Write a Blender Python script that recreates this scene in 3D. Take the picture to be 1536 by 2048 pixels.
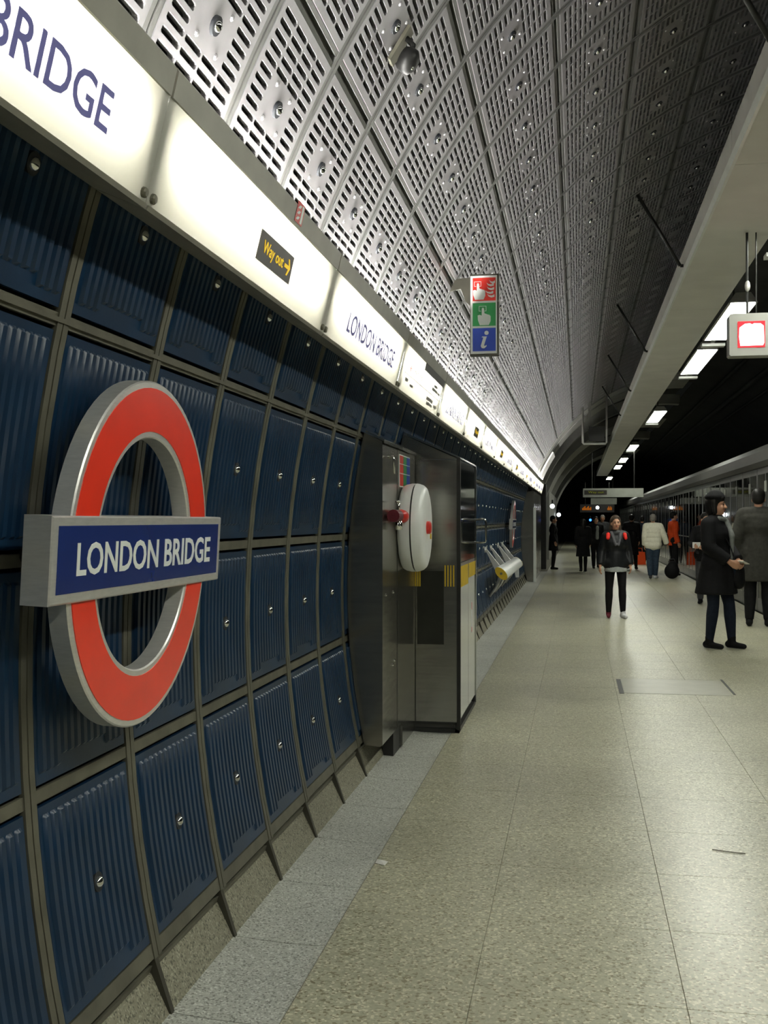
import bpy, bmesh, math, random
from mathutils import Vector, Matrix
random.seed(7)
PI = math.pi
for o in list(bpy.data.objects): bpy.data.objects.remove(o)
S = bpy.context.scene
COL = S.collection

# ------------------------------------------------------------------ camera
F_PX, W_PX, H_PX = 2150.0, 1536, 2048
CAM_H = 1.5
YAW, PITCH = 0.17808811, 0.00744172
cam_d = bpy.data.cameras.new('camera'); cam = bpy.data.objects.new('camera', cam_d); COL.objects.link(cam)
cam_d.sensor_fit = 'VERTICAL'; cam_d.sensor_height = 36.0; cam_d.lens = 36.0 * F_PX / H_PX
cam_d.clip_start = 0.05; cam_d.clip_end = 300
cam.location = (0, 0, CAM_H)
cam.rotation_euler = (PI / 2 + PITCH, 0, YAW)
S.camera = cam
# ------------------------------------------------------------------ world, exposure
wd = bpy.data.worlds.new('world'); S.world = wd; wd.use_nodes = True
wd.node_tree.nodes['Background'].inputs[0].default_value = (0.55, 0.6, 0.5, 1)
wd.node_tree.nodes['Background'].inputs[1].default_value = 0.008
S.view_settings.view_transform = 'Standard'; S.view_settings.look = 'None'
S.view_settings.gamma = 1.0; S.view_settings.use_curve_mapping = False
S.view_settings.exposure = 0.0
LUMINAIRE = 40.0      # brightness of the ceiling luminaires
TUBE = 340.0           # brightness of the tubes inside the wall light boxes

# ------------------------------------------------------------------ materials
MATS = {}
def nodes_of(name):
    m = bpy.data.materials.new(name); m.use_nodes = True
    nt = m.node_tree; b = nt.nodes['Principled BSDF']; MATS[name] = m
    return m, nt, b
def mat(name, col, rough=0.5, metal=0.0, var=0.12, scale=12.0, bump=0.0, bscale=None, spec=0.5, emit=None, estr=0.0, rvar=0.0, stretch=None, coat=0.0):
    m, nt, b = nodes_of(name); N = nt.nodes; L = nt.links
    tc = N.new('ShaderNodeTexCoord'); src = tc.outputs['Object']
    if stretch:
        mp = N.new('ShaderNodeMapping'); mp.inputs['Scale'].default_value = stretch
        L.new(src, mp.inputs['Vector']); src = mp.outputs['Vector']
    nz = N.new('ShaderNodeTexNoise'); nz.inputs['Scale'].default_value = scale; nz.inputs['Detail'].default_value = 4
    L.new(src, nz.inputs['Vector'])
    rp = N.new('ShaderNodeValToRGB')
    rp.color_ramp.elements[0].position = 0.3; rp.color_ramp.elements[1].position = 0.7
    rp.color_ramp.elements[0].color = tuple(c * (1 - var) for c in col) + (1,)
    rp.color_ramp.elements[1].color = tuple(min(1, c * (1 + var)) for c in col) + (1,)
    L.new(nz.outputs['Fac'], rp.inputs['Fac']); L.new(rp.outputs['Color'], b.inputs['Base Color'])
    b.inputs['Roughness'].default_value = rough; b.inputs['Metallic'].default_value = metal
    b.inputs['Specular IOR Level'].default_value = spec
    b.inputs['Coat Weight'].default_value = coat; b.inputs['Coat Roughness'].default_value = 0.08
    if rvar:
        mr = N.new('ShaderNodeMapRange'); mr.inputs['To Min'].default_value = rough - rvar; mr.inputs['To Max'].default_value = rough + rvar
        L.new(nz.outputs['Fac'], mr.inputs['Value']); L.new(mr.outputs['Result'], b.inputs['Roughness'])
    if bump:
        n2 = N.new('ShaderNodeTexNoise'); n2.inputs['Scale'].default_value = bscale or scale * 4; n2.inputs['Detail'].default_value = 3
        L.new(src, n2.inputs['Vector'])
        bp = N.new('ShaderNodeBump'); bp.inputs['Strength'].default_value = bump; bp.inputs['Distance'].default_value = 0.004
        L.new(n2.outputs['Fac'], bp.inputs['Height']); L.new(bp.outputs['Normal'], b.inputs['Normal'])
    if emit:
        b.inputs['Emission Color'].default_value = tuple(emit) + (1,); b.inputs['Emission Strength'].default_value = estr
    return m
def terrazzo(name, base, light, dark, rough, scale=110.0):
    m, nt, b = nodes_of(name); N = nt.nodes; L = nt.links
    ge = N.new('ShaderNodeNewGeometry')
    vo = N.new('ShaderNodeTexVoronoi'); vo.inputs['Scale'].default_value = scale
    L.new(ge.outputs['Position'], vo.inputs['Vector'])
    sp = N.new('ShaderNodeSeparateColor'); L.new(vo.outputs['Color'], sp.inputs[0])
    rp = N.new('ShaderNodeValToRGB'); cr = rp.color_ramp; cr.interpolation = 'CONSTANT'
    cr.elements[0].position = 0.0; cr.elements[0].color = dark + (1,)
    cr.elements[1].position = 0.13; cr.elements[1].color = base + (1,)
    for p, c in ((0.45, tuple(x * 1.12 for x in base)), (0.7, tuple(x * 0.88 for x in base)), (0.87, light)):
        e = cr.elements.new(p); e.color = c + (1,)
    L.new(sp.outputs[0], rp.inputs['Fac'])
    nz = N.new('ShaderNodeTexNoise'); nz.inputs['Scale'].default_value = 0.9; nz.inputs['Detail'].default_value = 5
    L.new(ge.outputs['Position'], nz.inputs['Vector'])
    mr = N.new('ShaderNodeMapRange'); mr.inputs['From Min'].default_value = 0.3; mr.inputs['From Max'].default_value = 0.7
    mr.inputs['To Min'].default_value = 0.82; mr.inputs['To Max'].default_value = 1.12
    L.new(nz.outputs['Fac'], mr.inputs['Value'])
    mx = N.new('ShaderNodeMix'); mx.data_type = 'RGBA'; mx.blend_type = 'MULTIPLY'; mx.inputs[0].default_value = 1
    L.new(rp.outputs['Color'], mx.inputs[6]); L.new(mr.outputs['Result'], mx.inputs[7])
    L.new(mx.outputs[2], b.inputs['Base Color'])
    mr2 = N.new('ShaderNodeMapRange'); mr2.inputs['To Min'].default_value = rough - 0.08; mr2.inputs['To Max'].default_value = rough + 0.1
    L.new(nz.outputs['Fac'], mr2.inputs['Value']); L.new(mr2.outputs['Result'], b.inputs['Roughness'])
    return m
def emission(name, col, strength):
    m = bpy.data.materials.new(name); m.use_nodes = True; nt = m.node_tree; nt.nodes.clear()
    e = nt.nodes.new('ShaderNodeEmission'); o = nt.nodes.new('ShaderNodeOutputMaterial')
    e.inputs[0].default_value = col + (1,); e.inputs[1].default_value = strength
    nt.links.new(e.outputs[0], o.inputs[0]); MATS[name] = m; return m
def diffuser(name):
    m = bpy.data.materials.new(name); m.use_nodes = True; nt = m.node_tree; nt.nodes.clear(); N = nt.nodes; L = nt.links
    t = N.new('ShaderNodeBsdfTranslucent'); t.inputs[0].default_value = (0.096, 0.0945, 0.078, 1)
    d = N.new('ShaderNodeBsdfDiffuse'); d.inputs[0].default_value = (0.8, 0.8, 0.72, 1)
    g = N.new('ShaderNodeBsdfGlossy'); g.inputs[1].default_value = 0.25
    a = N.new('ShaderNodeMixShader'); a.inputs[0].default_value = 0.35
    L.new(t.outputs[0], a.inputs[1]); L.new(d.outputs[0], a.inputs[2])
    c = N.new('ShaderNodeMixShader'); c.inputs[0].default_value = 0.04
    L.new(a.outputs[0], c.inputs[1]); L.new(g.outputs[0], c.inputs[2])
    o = N.new('ShaderNodeOutputMaterial'); L.new(c.outputs[0], o.inputs[0]); MATS[name] = m; return m
def clear_glass(name, tint=(0.8, 0.86, 0.83)):
    m = bpy.data.materials.new(name); m.use_nodes = True; nt = m.node_tree; nt.nodes.clear(); N = nt.nodes; L = nt.links
    t = N.new('ShaderNodeBsdfTransparent'); t.inputs[0].default_value = tint + (1,)
    g = N.new('ShaderNodeBsdfGlossy'); g.inputs[1].default_value = 0.03
    f = N.new('ShaderNodeFresnel'); f.inputs[0].default_value = 1.5
    a = N.new('ShaderNodeMixShader'); L.new(f.outputs[0], a.inputs[0]); L.new(t.outputs[0], a.inputs[1]); L.new(g.outputs[0], a.inputs[2])
    o = N.new('ShaderNodeOutputMaterial'); L.new(a.outputs[0], o.inputs[0]); MATS[name] = m; return m

mat('blue_enamel', (0.007, 0.029, 0.070), 0.33, 0.0, 0.15, 5, bump=0.05, bscale=60, spec=0.38)
mat('rail_metal', (0.145, 0.140, 0.105), 0.5, 0.35, 0.22, 9, bump=0.1, bscale=70)
mat('ceiling_metal', (0.42, 0.41, 0.42), 0.40, 0.55, 0.08, 10)
mat('ceiling_rail', (0.22, 0.22, 0.21), 0.45, 0.5, 0.12, 8)
mat('void_dark', (0.025, 0.025, 0.022), 0.9, 0, 0.3, 2)
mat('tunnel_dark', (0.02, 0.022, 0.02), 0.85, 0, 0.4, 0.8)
mat('chrome', (0.75, 0.75, 0.73), 0.12, 1.0, 0.04, 20)
mat('dark_recess', (0.012, 0.014, 0.018), 0.6, 0, 0.2, 10)
mat('silver', (0.74, 0.73, 0.70), 0.34, 0.6, 0.06, 30, stretch=(1, 1, 6))
mat('sign_red', (0.90, 0.042, 0.015), 0.3, 0, 0.06, 6, coat=0.3)
mat('sign_blue', (0.012, 0.03, 0.17), 0.25, 0, 0.06, 6, coat=0.3)
mat('sign_white', (0.80, 0.83, 0.80), 0.4, 0, 0.04, 8)
mat('letter_blue', (0.10, 0.10, 0.30), 0.5, 0, 0.1, 8, emit=(0.25, 0.25, 0.65), estr=0.12)  # emission stands in for tube light passing through the blue letters
mat('exit_yellow', (0.75, 0.5, 0.02), 0.5, 0, 0.05, 8, emit=(1.0, 0.62, 0.02), estr=0.55)  # added glow in place of backlight coming through the yellow lettering
mat('header_paint', (0.028, 0.027, 0.023), 0.5, 0.1, 0.15, 3)
mat('frame_steel', (0.10, 0.105, 0.10), 0.3, 0.8, 0.1, 6)
mat('post_metal', (0.055, 0.052, 0.038), 0.5, 0.2, 0.15, 10)
mat('smoked_panel', (0.035, 0.036, 0.03), 0.3, 0.4, 0.2, 6)
mat('letter_grey', (0.2, 0.19, 0.18), 0.5, 0, 0.1, 8)
mat('steel', (0.33, 0.325, 0.295), 0.2, 0.92, 0.10, 4, rvar=0.06, stretch=(1, 1, 10))
mat('polished_steel', (0.50, 0.52, 0.50), 0.13, 0.95, 0.06, 3, rvar=0.03, stretch=(1, 1, 4))
mat('dark_glass', (0.010, 0.013, 0.014), 0.05, 0, 0.2, 3, spec=0.8)
mat('black_metal', (0.018, 0.018, 0.017), 0.45, 0.2, 0.2, 12)
mat('grey_paint', (0.30, 0.30, 0.275), 0.55, 0.0, 0.10, 3)
mat('beam_paint', (0.74, 0.73, 0.68), 0.55, 0.0, 0.06, 2)
mat('white_plastic', (0.88, 0.90, 0.88), 0.35, 0, 0.05, 6)
mat('box_white', (0.85, 0.85, 0.8), 0.6, 0, 0.04, 6)
mat('box_frame', (0.30, 0.29, 0.25), 0.45, 0.3, 0.1, 8)
mat('yellow', (0.62, 0.42, 0.02), 0.45, 0, 0.1, 10)
mat('sign_black', (0.03, 0.026, 0.022), 0.4, 0, 0.15, 10)
mat('sign_green', (0.02, 0.22, 0.06), 0.35, 0, 0.06, 10)
mat('safety_red', (0.62, 0.03, 0.02), 0.35, 0, 0.08, 10)
mat('info_blue', (0.015, 0.05, 0.36), 0.35, 0, 0.06, 10)
mat('grey_sign', (0.25, 0.26, 0.23), 0.5, 0, 0.1, 4)
terrazzo('floor_terrazzo', (0.40, 0.392, 0.285), (0.62, 0.60, 0.46), (0.24, 0.215, 0.13), 0.32)
terrazzo('drain_granite', (0.45, 0.46, 0.415), (0.66, 0.67, 0.62), (0.22, 0.22, 0.19), 0.45, 170)
terrazzo('skirting_granite', (0.235, 0.225, 0.165), (0.36, 0.34, 0.26), (0.10, 0.095, 0.07), 0.5, 170)
mat('cover_plate', (0.39, 0.385, 0.31), 0.35, 0, 0.08, 6, bump=0.05)
mat('joint_dark', (0.17, 0.16, 0.12), 0.8, 0, 0.2, 20)
emission('tube_light', (1.0, 0.985, 0.94), TUBE)
emission('luminaire_light', (0.98, 1.0, 0.88), LUMINAIRE)
emission('lamp_white', (0.9, 0.97, 1.0), 14.0)
emission('lamp_blue', (0.03, 0.16, 1.0), 5.0)
emission('led_red', (1.0, 0.05, 0.06), 1.6)
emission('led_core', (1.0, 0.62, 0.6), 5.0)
emission('led_amber', (1.0, 0.28, 0.02), 0.35)
emission('exit_glow', (0.55, 0.62, 0.03), 0.22)  # faint emission for the Way out lettering of the hanging sign
diffuser('diffuser_sheet')
clear_glass('door_glass')
for nm, c, r in (('cloth_black', (0.007, 0.007, 0.008), 0.8), ('leather_black', (0.010, 0.011, 0.012), 0.4), ('cloth_charcoal', (0.045, 0.046, 0.05), 0.8),
                 ('coat_grey', (0.035, 0.034, 0.029), 0.85), ('cloth_navy', (0.010, 0.014, 0.026), 0.8), ('hood_grey', (0.10, 0.10, 0.11), 0.85),
                 ('cream_jacket', (0.86, 0.83, 0.68), 0.6), ('denim', (0.035, 0.055, 0.085), 0.8), ('cloth_orange', (0.72, 0.075, 0.015), 0.7),
                 ('strap_red', (0.75, 0.03, 0.02), 0.5), ('blouse_grey', (0.32, 0.34, 0.33), 0.8), ('scarf_grey', (0.16, 0.17, 0.16), 0.85),
                 ('hair_black', (0.010, 0.009, 0.008), 0.45), ('hair_brown', (0.06, 0.042, 0.03), 0.5), ('hair_grey', (0.22, 0.20, 0.18), 0.5),
                 ('shoe_white', (0.6, 0.6, 0.62), 0.5), ('shoe_maroon', (0.13, 0.02, 0.03), 0.5), ('paper', (0.75, 0.74, 0.7), 0.7), ('lip', (0.35, 0.09, 0.07), 0.5)):
    mat(nm, c, r, 0, 0.22 if max(c) < 0.3 else 0.07, 22, bump=0.25, bscale=90, spec=0.2)
mat('skin_light', (0.56, 0.30, 0.19), 0.5, 0, 0.06, 20)
mat('skin_tan', (0.42, 0.20, 0.11), 0.5, 0, 0.06, 20)

# ------------------------------------------------------------------ mesh helpers
class MB:
    def __init__(s): s.v = []; s.f = []; s.m = []; s.cur = 0
    def add(s, vs, fs):
        o = len(s.v); s.v += [tuple(v) for v in vs]
        s.f += [tuple(i + o for i in f) for f in fs]; s.m += [s.cur] * len(fs)
        return s
    def box(s, a, b, M=None):
        x0, y0, z0 = a; x1, y1, z1 = b
        vs = [Vector(p) for p in ((x0, y0, z0), (x1, y0, z0), (x1, y1, z0), (x0, y1, z0), (x0, y0, z1), (x1, y0, z1), (x1, y1, z1), (x0, y1, z1))]
        if M: vs = [M @ v for v in vs]
        return s.add(vs, [(0, 3, 2, 1), (4, 5, 6, 7), (0, 1, 5, 4), (1, 2, 6, 5), (2, 3, 7, 6), (3, 0, 4, 7)])
    def prism(s, poly, y0, y1):
        """closed polygon in (x,z), extruded along y"""
        n = len(poly); vs = [(p[0], y0, p[1]) for p in poly] + [(p[0], y1, p[1]) for p in poly]
        fs = [tuple(range(n)), tuple(range(2 * n - 1, n - 1, -1))]
        for i in range(n):
            j = (i + 1) % n; fs.append((i, i + n, j + n, j))
        return s.add(vs, fs)
    def extrude(s, poly, M, h):
        """closed polygon in local xy extruded to local z=h, placed by matrix"""
        n = len(poly); vs = [M @ Vector((p[0], p[1], 0)) for p in poly] + [M @ Vector((p[0], p[1], h)) for p in poly]
        fs = [tuple(range(n - 1, -1, -1)), tuple(range(n, 2 * n))]
        for i in range(n):
            j = (i + 1) % n; fs.append((i, j, j + n, i + n))
        return s.add(vs, fs)
    def lathe(s, prof, M=None, n=24, close=True):
        """profile [(r,h)] about local z"""
        vs = []; fs = []
        for r, h in prof:
            for k in range(n):
                a = 2 * PI * k / n; p = Vector((r * math.cos(a), r * math.sin(a), h)); vs.append(M @ p if M else p)
        for i in range(len(prof) - 1):
            for k in range(n):
                k2 = (k + 1) % n; fs.append((i * n + k, i * n + k2, (i + 1) * n + k2, (i + 1) * n + k))
        if close:
            fs.append(tuple(range(n - 1, -1, -1))); fs.append(tuple(range((len(prof) - 1) * n, len(prof) * n)))
        return s.add(vs, fs)
    def tube(s, pts, r, n=8):
        pts = [Vector(p) for p in pts]; vs = []; fs = []
        rr = r if isinstance(r, (list, tuple)) else [r] * len(pts)
        for i, p in enumerate(pts):
            a = pts[max(0, i - 1)]; b = pts[min(len(pts) - 1, i + 1)]; d = (b - a).normalized()
            u = d.cross(Vector((0.13, 0.21, 0.97))); u = u.normalized() if u.length > 1e-3 else d.orthogonal().normalized()
            w = d.cross(u)
            for k in range(n):
                t = 2 * PI * k / n; vs.append(p + (u * math.cos(t) + w * math.sin(t)) * rr[i])
        for i in range(len(pts) - 1):
            for k in range(n):
                k2 = (k + 1) % n; fs.append((i * n + k, i * n + k2, (i + 1) * n + k2, (i + 1) * n + k))
        fs.append(tuple(range(n - 1, -1, -1))); fs.append(tuple(range((len(pts) - 1) * n, len(pts) * n)))
        return s.add(vs, fs)
    def capsule(s, p0, r0, p1, r1, sy=1.0, n=14, flat0=False, flat1=False, M=None):
        p0 = Vector(p0); p1 = Vector(p1); d = p1 - p0; L = d.length
        d = d.normalized() if L > 1e-6 else Vector((0, 0, 1))
        u = Vector((1, 0, 0)) - d * d.x
        u = u.normalized() if u.length > 0.2 else d.orthogonal().normalized()
        w = d.cross(u); prof = []
        if flat0: prof += [(0.0001, 0), (r0, 0)]
        else: prof += [(r0 * math.sin(t) + 1e-5, -r0 * math.cos(t)) for t in [PI / 2 * i / 5 for i in range(6)]]
        if flat1: prof += [(r1, L), (0.0001, L)]
        else: prof += [(r1 * math.cos(t) + 1e-5, L + r1 * math.sin(t)) for t in [PI / 2 * i / 5 for i in range(6)]]
        vs = []; fs = []
        for r, h in prof:
            for k in range(n):
                a = 2 * PI * k / n; q = u * (r * math.cos(a)) + w * (r * math.sin(a))
                q = Vector((q.x, q.y * sy, q.z)); P = p0 + d * h + q; vs.append(M @ P if M else P)
        for i in range(len(prof) - 1):
            for k in range(n):
                k2 = (k + 1) % n; fs.append((i * n + k, i * n + k2, (i + 1) * n + k2, (i + 1) * n + k))
        fs.append(tuple(range(n - 1, -1, -1))); fs.append(tuple(range((len(prof) - 1) * n, len(prof) * n)))
        return s.add(vs, fs)
    def ball(s, c, r, n=16, m=10, M=None):
        rx, ry, rz = r if isinstance(r, (list, tuple)) else (r, r, r); vs = []; fs = []
        for i in range(m + 1):
            t = PI * i / m
            for k in range(n):
                a = 2 * PI * k / n; q = Vector((c[0] + rx * (math.sin(t) + 1e-5) * math.cos(a), c[1] + ry * (math.sin(t) + 1e-5) * math.sin(a), c[2] - rz * math.cos(t)))
                vs.append(M @ q if M else q)
        for i in range(m):
            for k in range(n):
                k2 = (k + 1) % n; fs.append((i * n + k, i * n + k2, (i + 1) * n + k2, (i + 1) * n + k))
        fs.append(tuple(range(n - 1, -1, -1))); fs.append(tuple(range(m * n, (m + 1) * n)))
        return s.add(vs, fs)
    def mesh(s, name, mats, smooth=False, fix=True):
        me = bpy.data.meshes.new(name); me.from_pydata(s.v, [], s.f)
        for k in (mats if isinstance(mats, (list, tuple)) else [mats]): me.materials.append(MATS[k])
        me.polygons.foreach_set('material_index', s.m)
        if fix:
            bm = bmesh.new(); bm.from_mesh(me); bmesh.ops.recalc_face_normals(bm, faces=bm.faces); bm.to_mesh(me); bm.free()
        if smooth:
            me.polygons.foreach_set('use_smooth', [True] * len(me.polygons))
            if smooth == 'auto': me.set_sharp_from_angle(angle=0.7)
        me.update(); return me
def obj(name, data, parent=None, loc=None, rot=None):
    o = bpy.data.objects.new(name, data); COL.objects.link(o)
    if parent: o.parent = parent
    if loc: o.location = loc
    if rot: o.rotation_euler = rot
    return o
def part(name, mb, mats, parent=None, smooth=False):
    return obj(name, mb.mesh(name, mats, smooth), parent)
def tag(o, label, cat, group=None):
    o['label'] = label; o['category'] = cat
    if group: o['group'] = group
    return o
def thing(name, label, cat, loc=(0, 0, 0), rz=0, group=None):
    o = obj(name, None, None, loc, (0, 0, rz)); o.empty_display_size = 0.1
    return tag(o, label, cat, group)
def struct(o): o['kind'] = 'structure'; return o
def copy_tree(o, parent=None):
    c = o.copy(); COL.objects.link(c); c.parent = parent
    for ch in list(o.children): copy_tree(ch, c)
    return c
def frame(x, y, z, origin):
    """4x4 from axes and origin"""
    x, y, z = Vector(x), Vector(y), Vector(z)
    return Matrix(((x.x, y.x, z.x, origin[0]), (x.y, y.y, z.y, origin[1]), (x.z, y.z, z.z, origin[2]), (0, 0, 0, 1)))
TXT = {}
def text_mb(string, width, height, M, depth=0.0015, shear=0.0, bold=0.0):
    """lettering fitted to width x height, centred on M's origin"""
    key = (string, bold, shear)
    if key not in TXT:
        cu = bpy.data.curves.new('lettering', 'FONT'); cu.body = string; cu.offset = bold; cu.shear = shear; cu.resolution_u = 3; cu.extrude = 0.5
        ob = bpy.data.objects.new('lettering', cu); COL.objects.link(ob)
        dg = bpy.context.evaluated_depsgraph_get(); me = ob.evaluated_get(dg).to_mesh()
        vs = [v.co.copy() for v in me.vertices]; fs = [tuple(p.vertices) for p in me.polygons]
        ob.evaluated_get(dg).to_mesh_clear(); bpy.data.objects.remove(ob); bpy.data.curves.remove(cu)
        TXT[key] = (vs, fs)
    vs, fs = TXT[key]
    x0 = min(v.x for v in vs); x1 = max(v.x for v in vs); y0 = min(v.y for v in vs); y1 = max(v.y for v in vs)
    mb = MB()
    mb.add([M @ Vector(((v.x - (x0 + x1) / 2) / (x1 - x0) * width, (v.y - (y0 + y1) / 2) / (y1 - y0) * height, (v.z + 0.5) * depth)) for v in vs], fs)
    return mb

def words(string, width, height, M, depth, bold=0.0):
    """the same lettering, one piece per word"""
    full = text_mb(string, width, height, Matrix(), depth, bold=bold); w = string.split(); cuts = []
    vs, fs = TXT[(string, bold, 0.0)]; x0 = min(v.x for v in vs); x1 = max(v.x for v in vs)
    text_mb(w[0], 1, 1, Matrix(), depth, bold=bold); a = TXT[(w[0], bold, 0.0)][0]; xc = max(v.x for v in a) + 0.05
    cut = ((xc - (x0 + x1) / 2) / (x1 - x0)) * width; out = []
    for s in (0, 1):
        mb = MB(); keep = [f for f in full.f if (full.v[f[0]][0] > cut) == bool(s)]; idx = {}
        for f in keep:
            for i in f: idx.setdefault(i, len(idx))
        mb.add([M @ Vector(full.v[i]) for i in idx], [tuple(idx[i] for i in f) for f in keep]); out.append(mb)
    return out

# ------------------------------------------------------------------ tunnel section
R, CX, CZ = 4.15, 2.79, 1.10
MOD = 0.61; SEAM0 = 3.10
A0, DA = -12.5, 8.32                      # panel row angles
def ang(k): return math.radians(A0 + DA * k)
def cp(th, r=R): return (CX - r * math.cos(th), CZ + r * math.sin(th))
def arc_bar(mb, y0, y1, t0, t1, r_in, r_out, n):
    for i in range(n):
        a = t0 + (t1 - t0) * i / n; b = t0 + (t1 - t0) * (i + 1) / n
        P = [cp(a, r_in), cp(b, r_in), cp(b, r_out), cp(a, r_out)]
        mb.prism(P, y0, y1)
def arc_sheet(mb, y0, y1, t0, t1, r, n):
    vs = []; fs = []
    for i in range(n + 1):
        x, z = cp(t0 + (t1 - t0) * i / n, r); vs += [(x, y0, z), (x, y1, z)]
    for i in range(n): fs.append((2 * i, 2 * i + 1, 2 * i + 3, 2 * i + 2))
    mb.add(vs, fs)
Y_BACK, Y_CEIL_END, Y_WALL_END, Y_FAR = -7.0, 28.4, 26.0, 78.0

# floor slab -------------------------------------------------------
mb = MB(); mb.box((-1.30, Y_BACK, -0.30), (2.88, Y_FAR, -0.006))
floor = struct(part('floor', mb, 'joint_dark'))
def bev_tile(w, l, h=0.006, b=0.0012):
    m = MB(); x, y = w / 2, l / 2
    m.add([(-x, -y, -h), (x, -y, -h), (x, y, -h), (-x, y, -h), (-x, -y, -b), (x, -y, -b), (x, y, -b), (-x, y, -b),
           (-x + b, -y + b, 0), (x - b, -y + b, 0), (x - b, y - b, 0), (-x + b, y - b, 0)],
          [(0, 1, 5, 4), (1, 2, 6, 5), (2, 3, 7, 6), (3, 0, 4, 7), (4, 5, 9, 8), (5, 6, 10, 9), (6, 7, 11, 10), (7, 4, 8, 11), (8, 9, 10, 11)])
    return m
xs = [-0.875, -0.33, 0.33, 0.99, 1.65, 2.31, 2.70]; TL = 0.64; GAP = 0.0022
tm = [bev_tile(xs[i + 1] - xs[i] - GAP * 0.5, TL - GAP).mesh('tile', 'floor_terrazzo') for i in range(6)]
ny = 48; ty0 = 3.42 - 3 * TL
for j in range(ny):
    for i in range(6):
        obj('tile', tm[i], floor, ((xs[i] + xs[i + 1]) / 2, ty0 + (j + 0.5) * TL, 0))
mb = MB(); yend = ty0 + ny * TL
mb.box((xs[0], yend + 0.004, -0.006), (xs[-1], Y_FAR, 0)); mb.box((xs[0], Y_BACK, -0.006), (xs[-1], ty0 - 0.004, 0))
mb.box((xs[-1] + 0.004, Y_BACK, -0.006), (2.88, Y_FAR, 0.0))
o = part('far_paving', mb, 'floor_terrazzo', floor); o['kind'] = 'stuff'
# dished drain slabs along the wall
def drain_slab(l):
    m = MB(); y = l / 2; prof = [(-1.235, 0.012), (-1.15, 0.004), (-1.04, -0.003), (-0.95, -0.005), (-0.90, -0.004), (-0.885, -0.001), (-0.879, -0.001)]
    poly = prof + [(-0.879, -0.03), (-1.235, -0.03)]
    m.prism([(a, b) for a, b in poly], -y, y); return m
dm = drain_slab(MOD - 0.005).mesh('drain_slab', 'drain_granite')
k0, k1 = -4, 47
for k in range(k0, k1):
    obj('drain_slab', dm, floor, (0, SEAM0 + (k + 0.5) * MOD, 0))
# inspection cover with dark lifting slots
mb = MB(); mb.box((0.40, 9.55, 0.0), (1.30, 10.42, 0.0025)); part('access_cover', mb, 'cover_plate', floor)
mb = MB(); mb.box((0.355, 9.52, 0.0), (0.395, 10.36, 0.003)); part('cover_slot', mb, 'black_metal', floor)
mb = MB(); mb.box((1.315, 9.62, 0.0), (1.335, 10.50, 0.003)); part('cover_slot', mb, 'black_metal', floor)

# left wall ---------------------------------------------------------
mb = MB(); arc_sheet(mb, Y_BACK, Y_CEIL_END + 3, math.radians(-17), math.radians(21), R + 0.05, 16)
wall = struct(part('wall_left', mb, 'void_dark', smooth=True))
def local(u, y, r):
    """local coords of a curved piece: u = arc angle about its middle, r = radius"""
    return (-r * math.cos(u) + R, y, r * math.sin(u))
PW, PH = MOD - 0.062, math.radians(DA) * R - 0.056       # panel clear size
def rib_panel():
    m = MB(); hw = PW / 2; hu = PH / 2 / R; c = 0.012
    # plate with bevelled rim
    NU = 5
    us = [-hu + 2 * hu * i / NU for i in range(NU + 1)]
    for (wy, su, r0, r1, inner) in ((hw, 1.0, R + 0.022, R - 0.000, True),):
        vs = []; fs = []
        for u in us:
            for yy, rr in ((-wy, r0), (-wy, R + 0.004), (-wy + 0.006, R - 0.002), (wy - 0.006, R - 0.002), (wy, R + 0.004), (wy, r0)):
                vs.append(local(u * (1 - (0.0 if abs(yy) < wy - 0.01 else 0.0)), yy, rr))
        for i in range(NU):
            for k in range(5): fs.append((i * 6 + k, i * 6 + k + 1, (i + 1) * 6 + k + 1, (i + 1) * 6 + k))
        for e in (0, NU):
            fs.append(tuple(e * 6 + k for k in range(6)))
        m.add(vs, fs)
    # ribs
    n = 13; pitch = (PW - 0.04) / n; w = pitch * 0.27; d = 0.009; eu = hu - 0.022 / R
    for i in range(n):
        y = -PW / 2 + 0.020 + (i + 0.5) * pitch
        e0, e1 = -eu + (0.004 / R), eu
        if 3 <= i < n - 3: e0 = -eu + 0.030 / R
        st = [e0, e0 + 0.008 / R] + [e0 + (e1 - e0) * t for t in (0.25, 0.5, 0.75)] + [e1 - 0.008 / R, e1]
        vs = []; fs = []
        for j, u in enumerate(st):
            top = R - 0.002 - (d if 0 < j < len(st) - 1 else 0)
            vs += [local(u, y - w - 0.006, R - 0.002), local(u, y - w + 0.001, top), local(u, y + w - 0.001, top), local(u, y + w + 0.006, R - 0.002)]
        for j in range(len(st) - 1):
            for k in range(3): fs.append((j * 4 + k, j * 4 + k + 1, j * 4 + k + 5, j * 4 + k + 4))
        m.add(vs, fs)
    return m
def stud_mesh():
    m = MB(); M = frame((0, 1, 0), (0, 0, 1), (1, 0, 0), (0.0, 0, 0))
    m.cur = 1; m.lathe([(0.028, 0.0), (0.0275, 0.0095), (0.018, 0.0095)], M, 16)
    m.cur = 0; m.lathe([(0.0165, 0.004), (0.0165, 0.011), (0.0135, 0.017), (0.0075, 0.021), (0.0005, 0.022)], M, 16)
    return m
panel_me = rib_panel().mesh('panel', 'blue_enamel', 'auto')
stud_me = stud_mesh().mesh('bolt', ['chrome', 'dark_recess'], 'auto')
for k in range(-5, 38):
    for r in range(4):
        th = ang(r + 0.5); x, z = cp(th)
        p = obj('panel', panel_me, wall, (x, SEAM0 + (k + 0.5) * MOD, z), (0, th, 0))
        obj('bolt', stud_me, p, (0.002, 0, 0))
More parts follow.
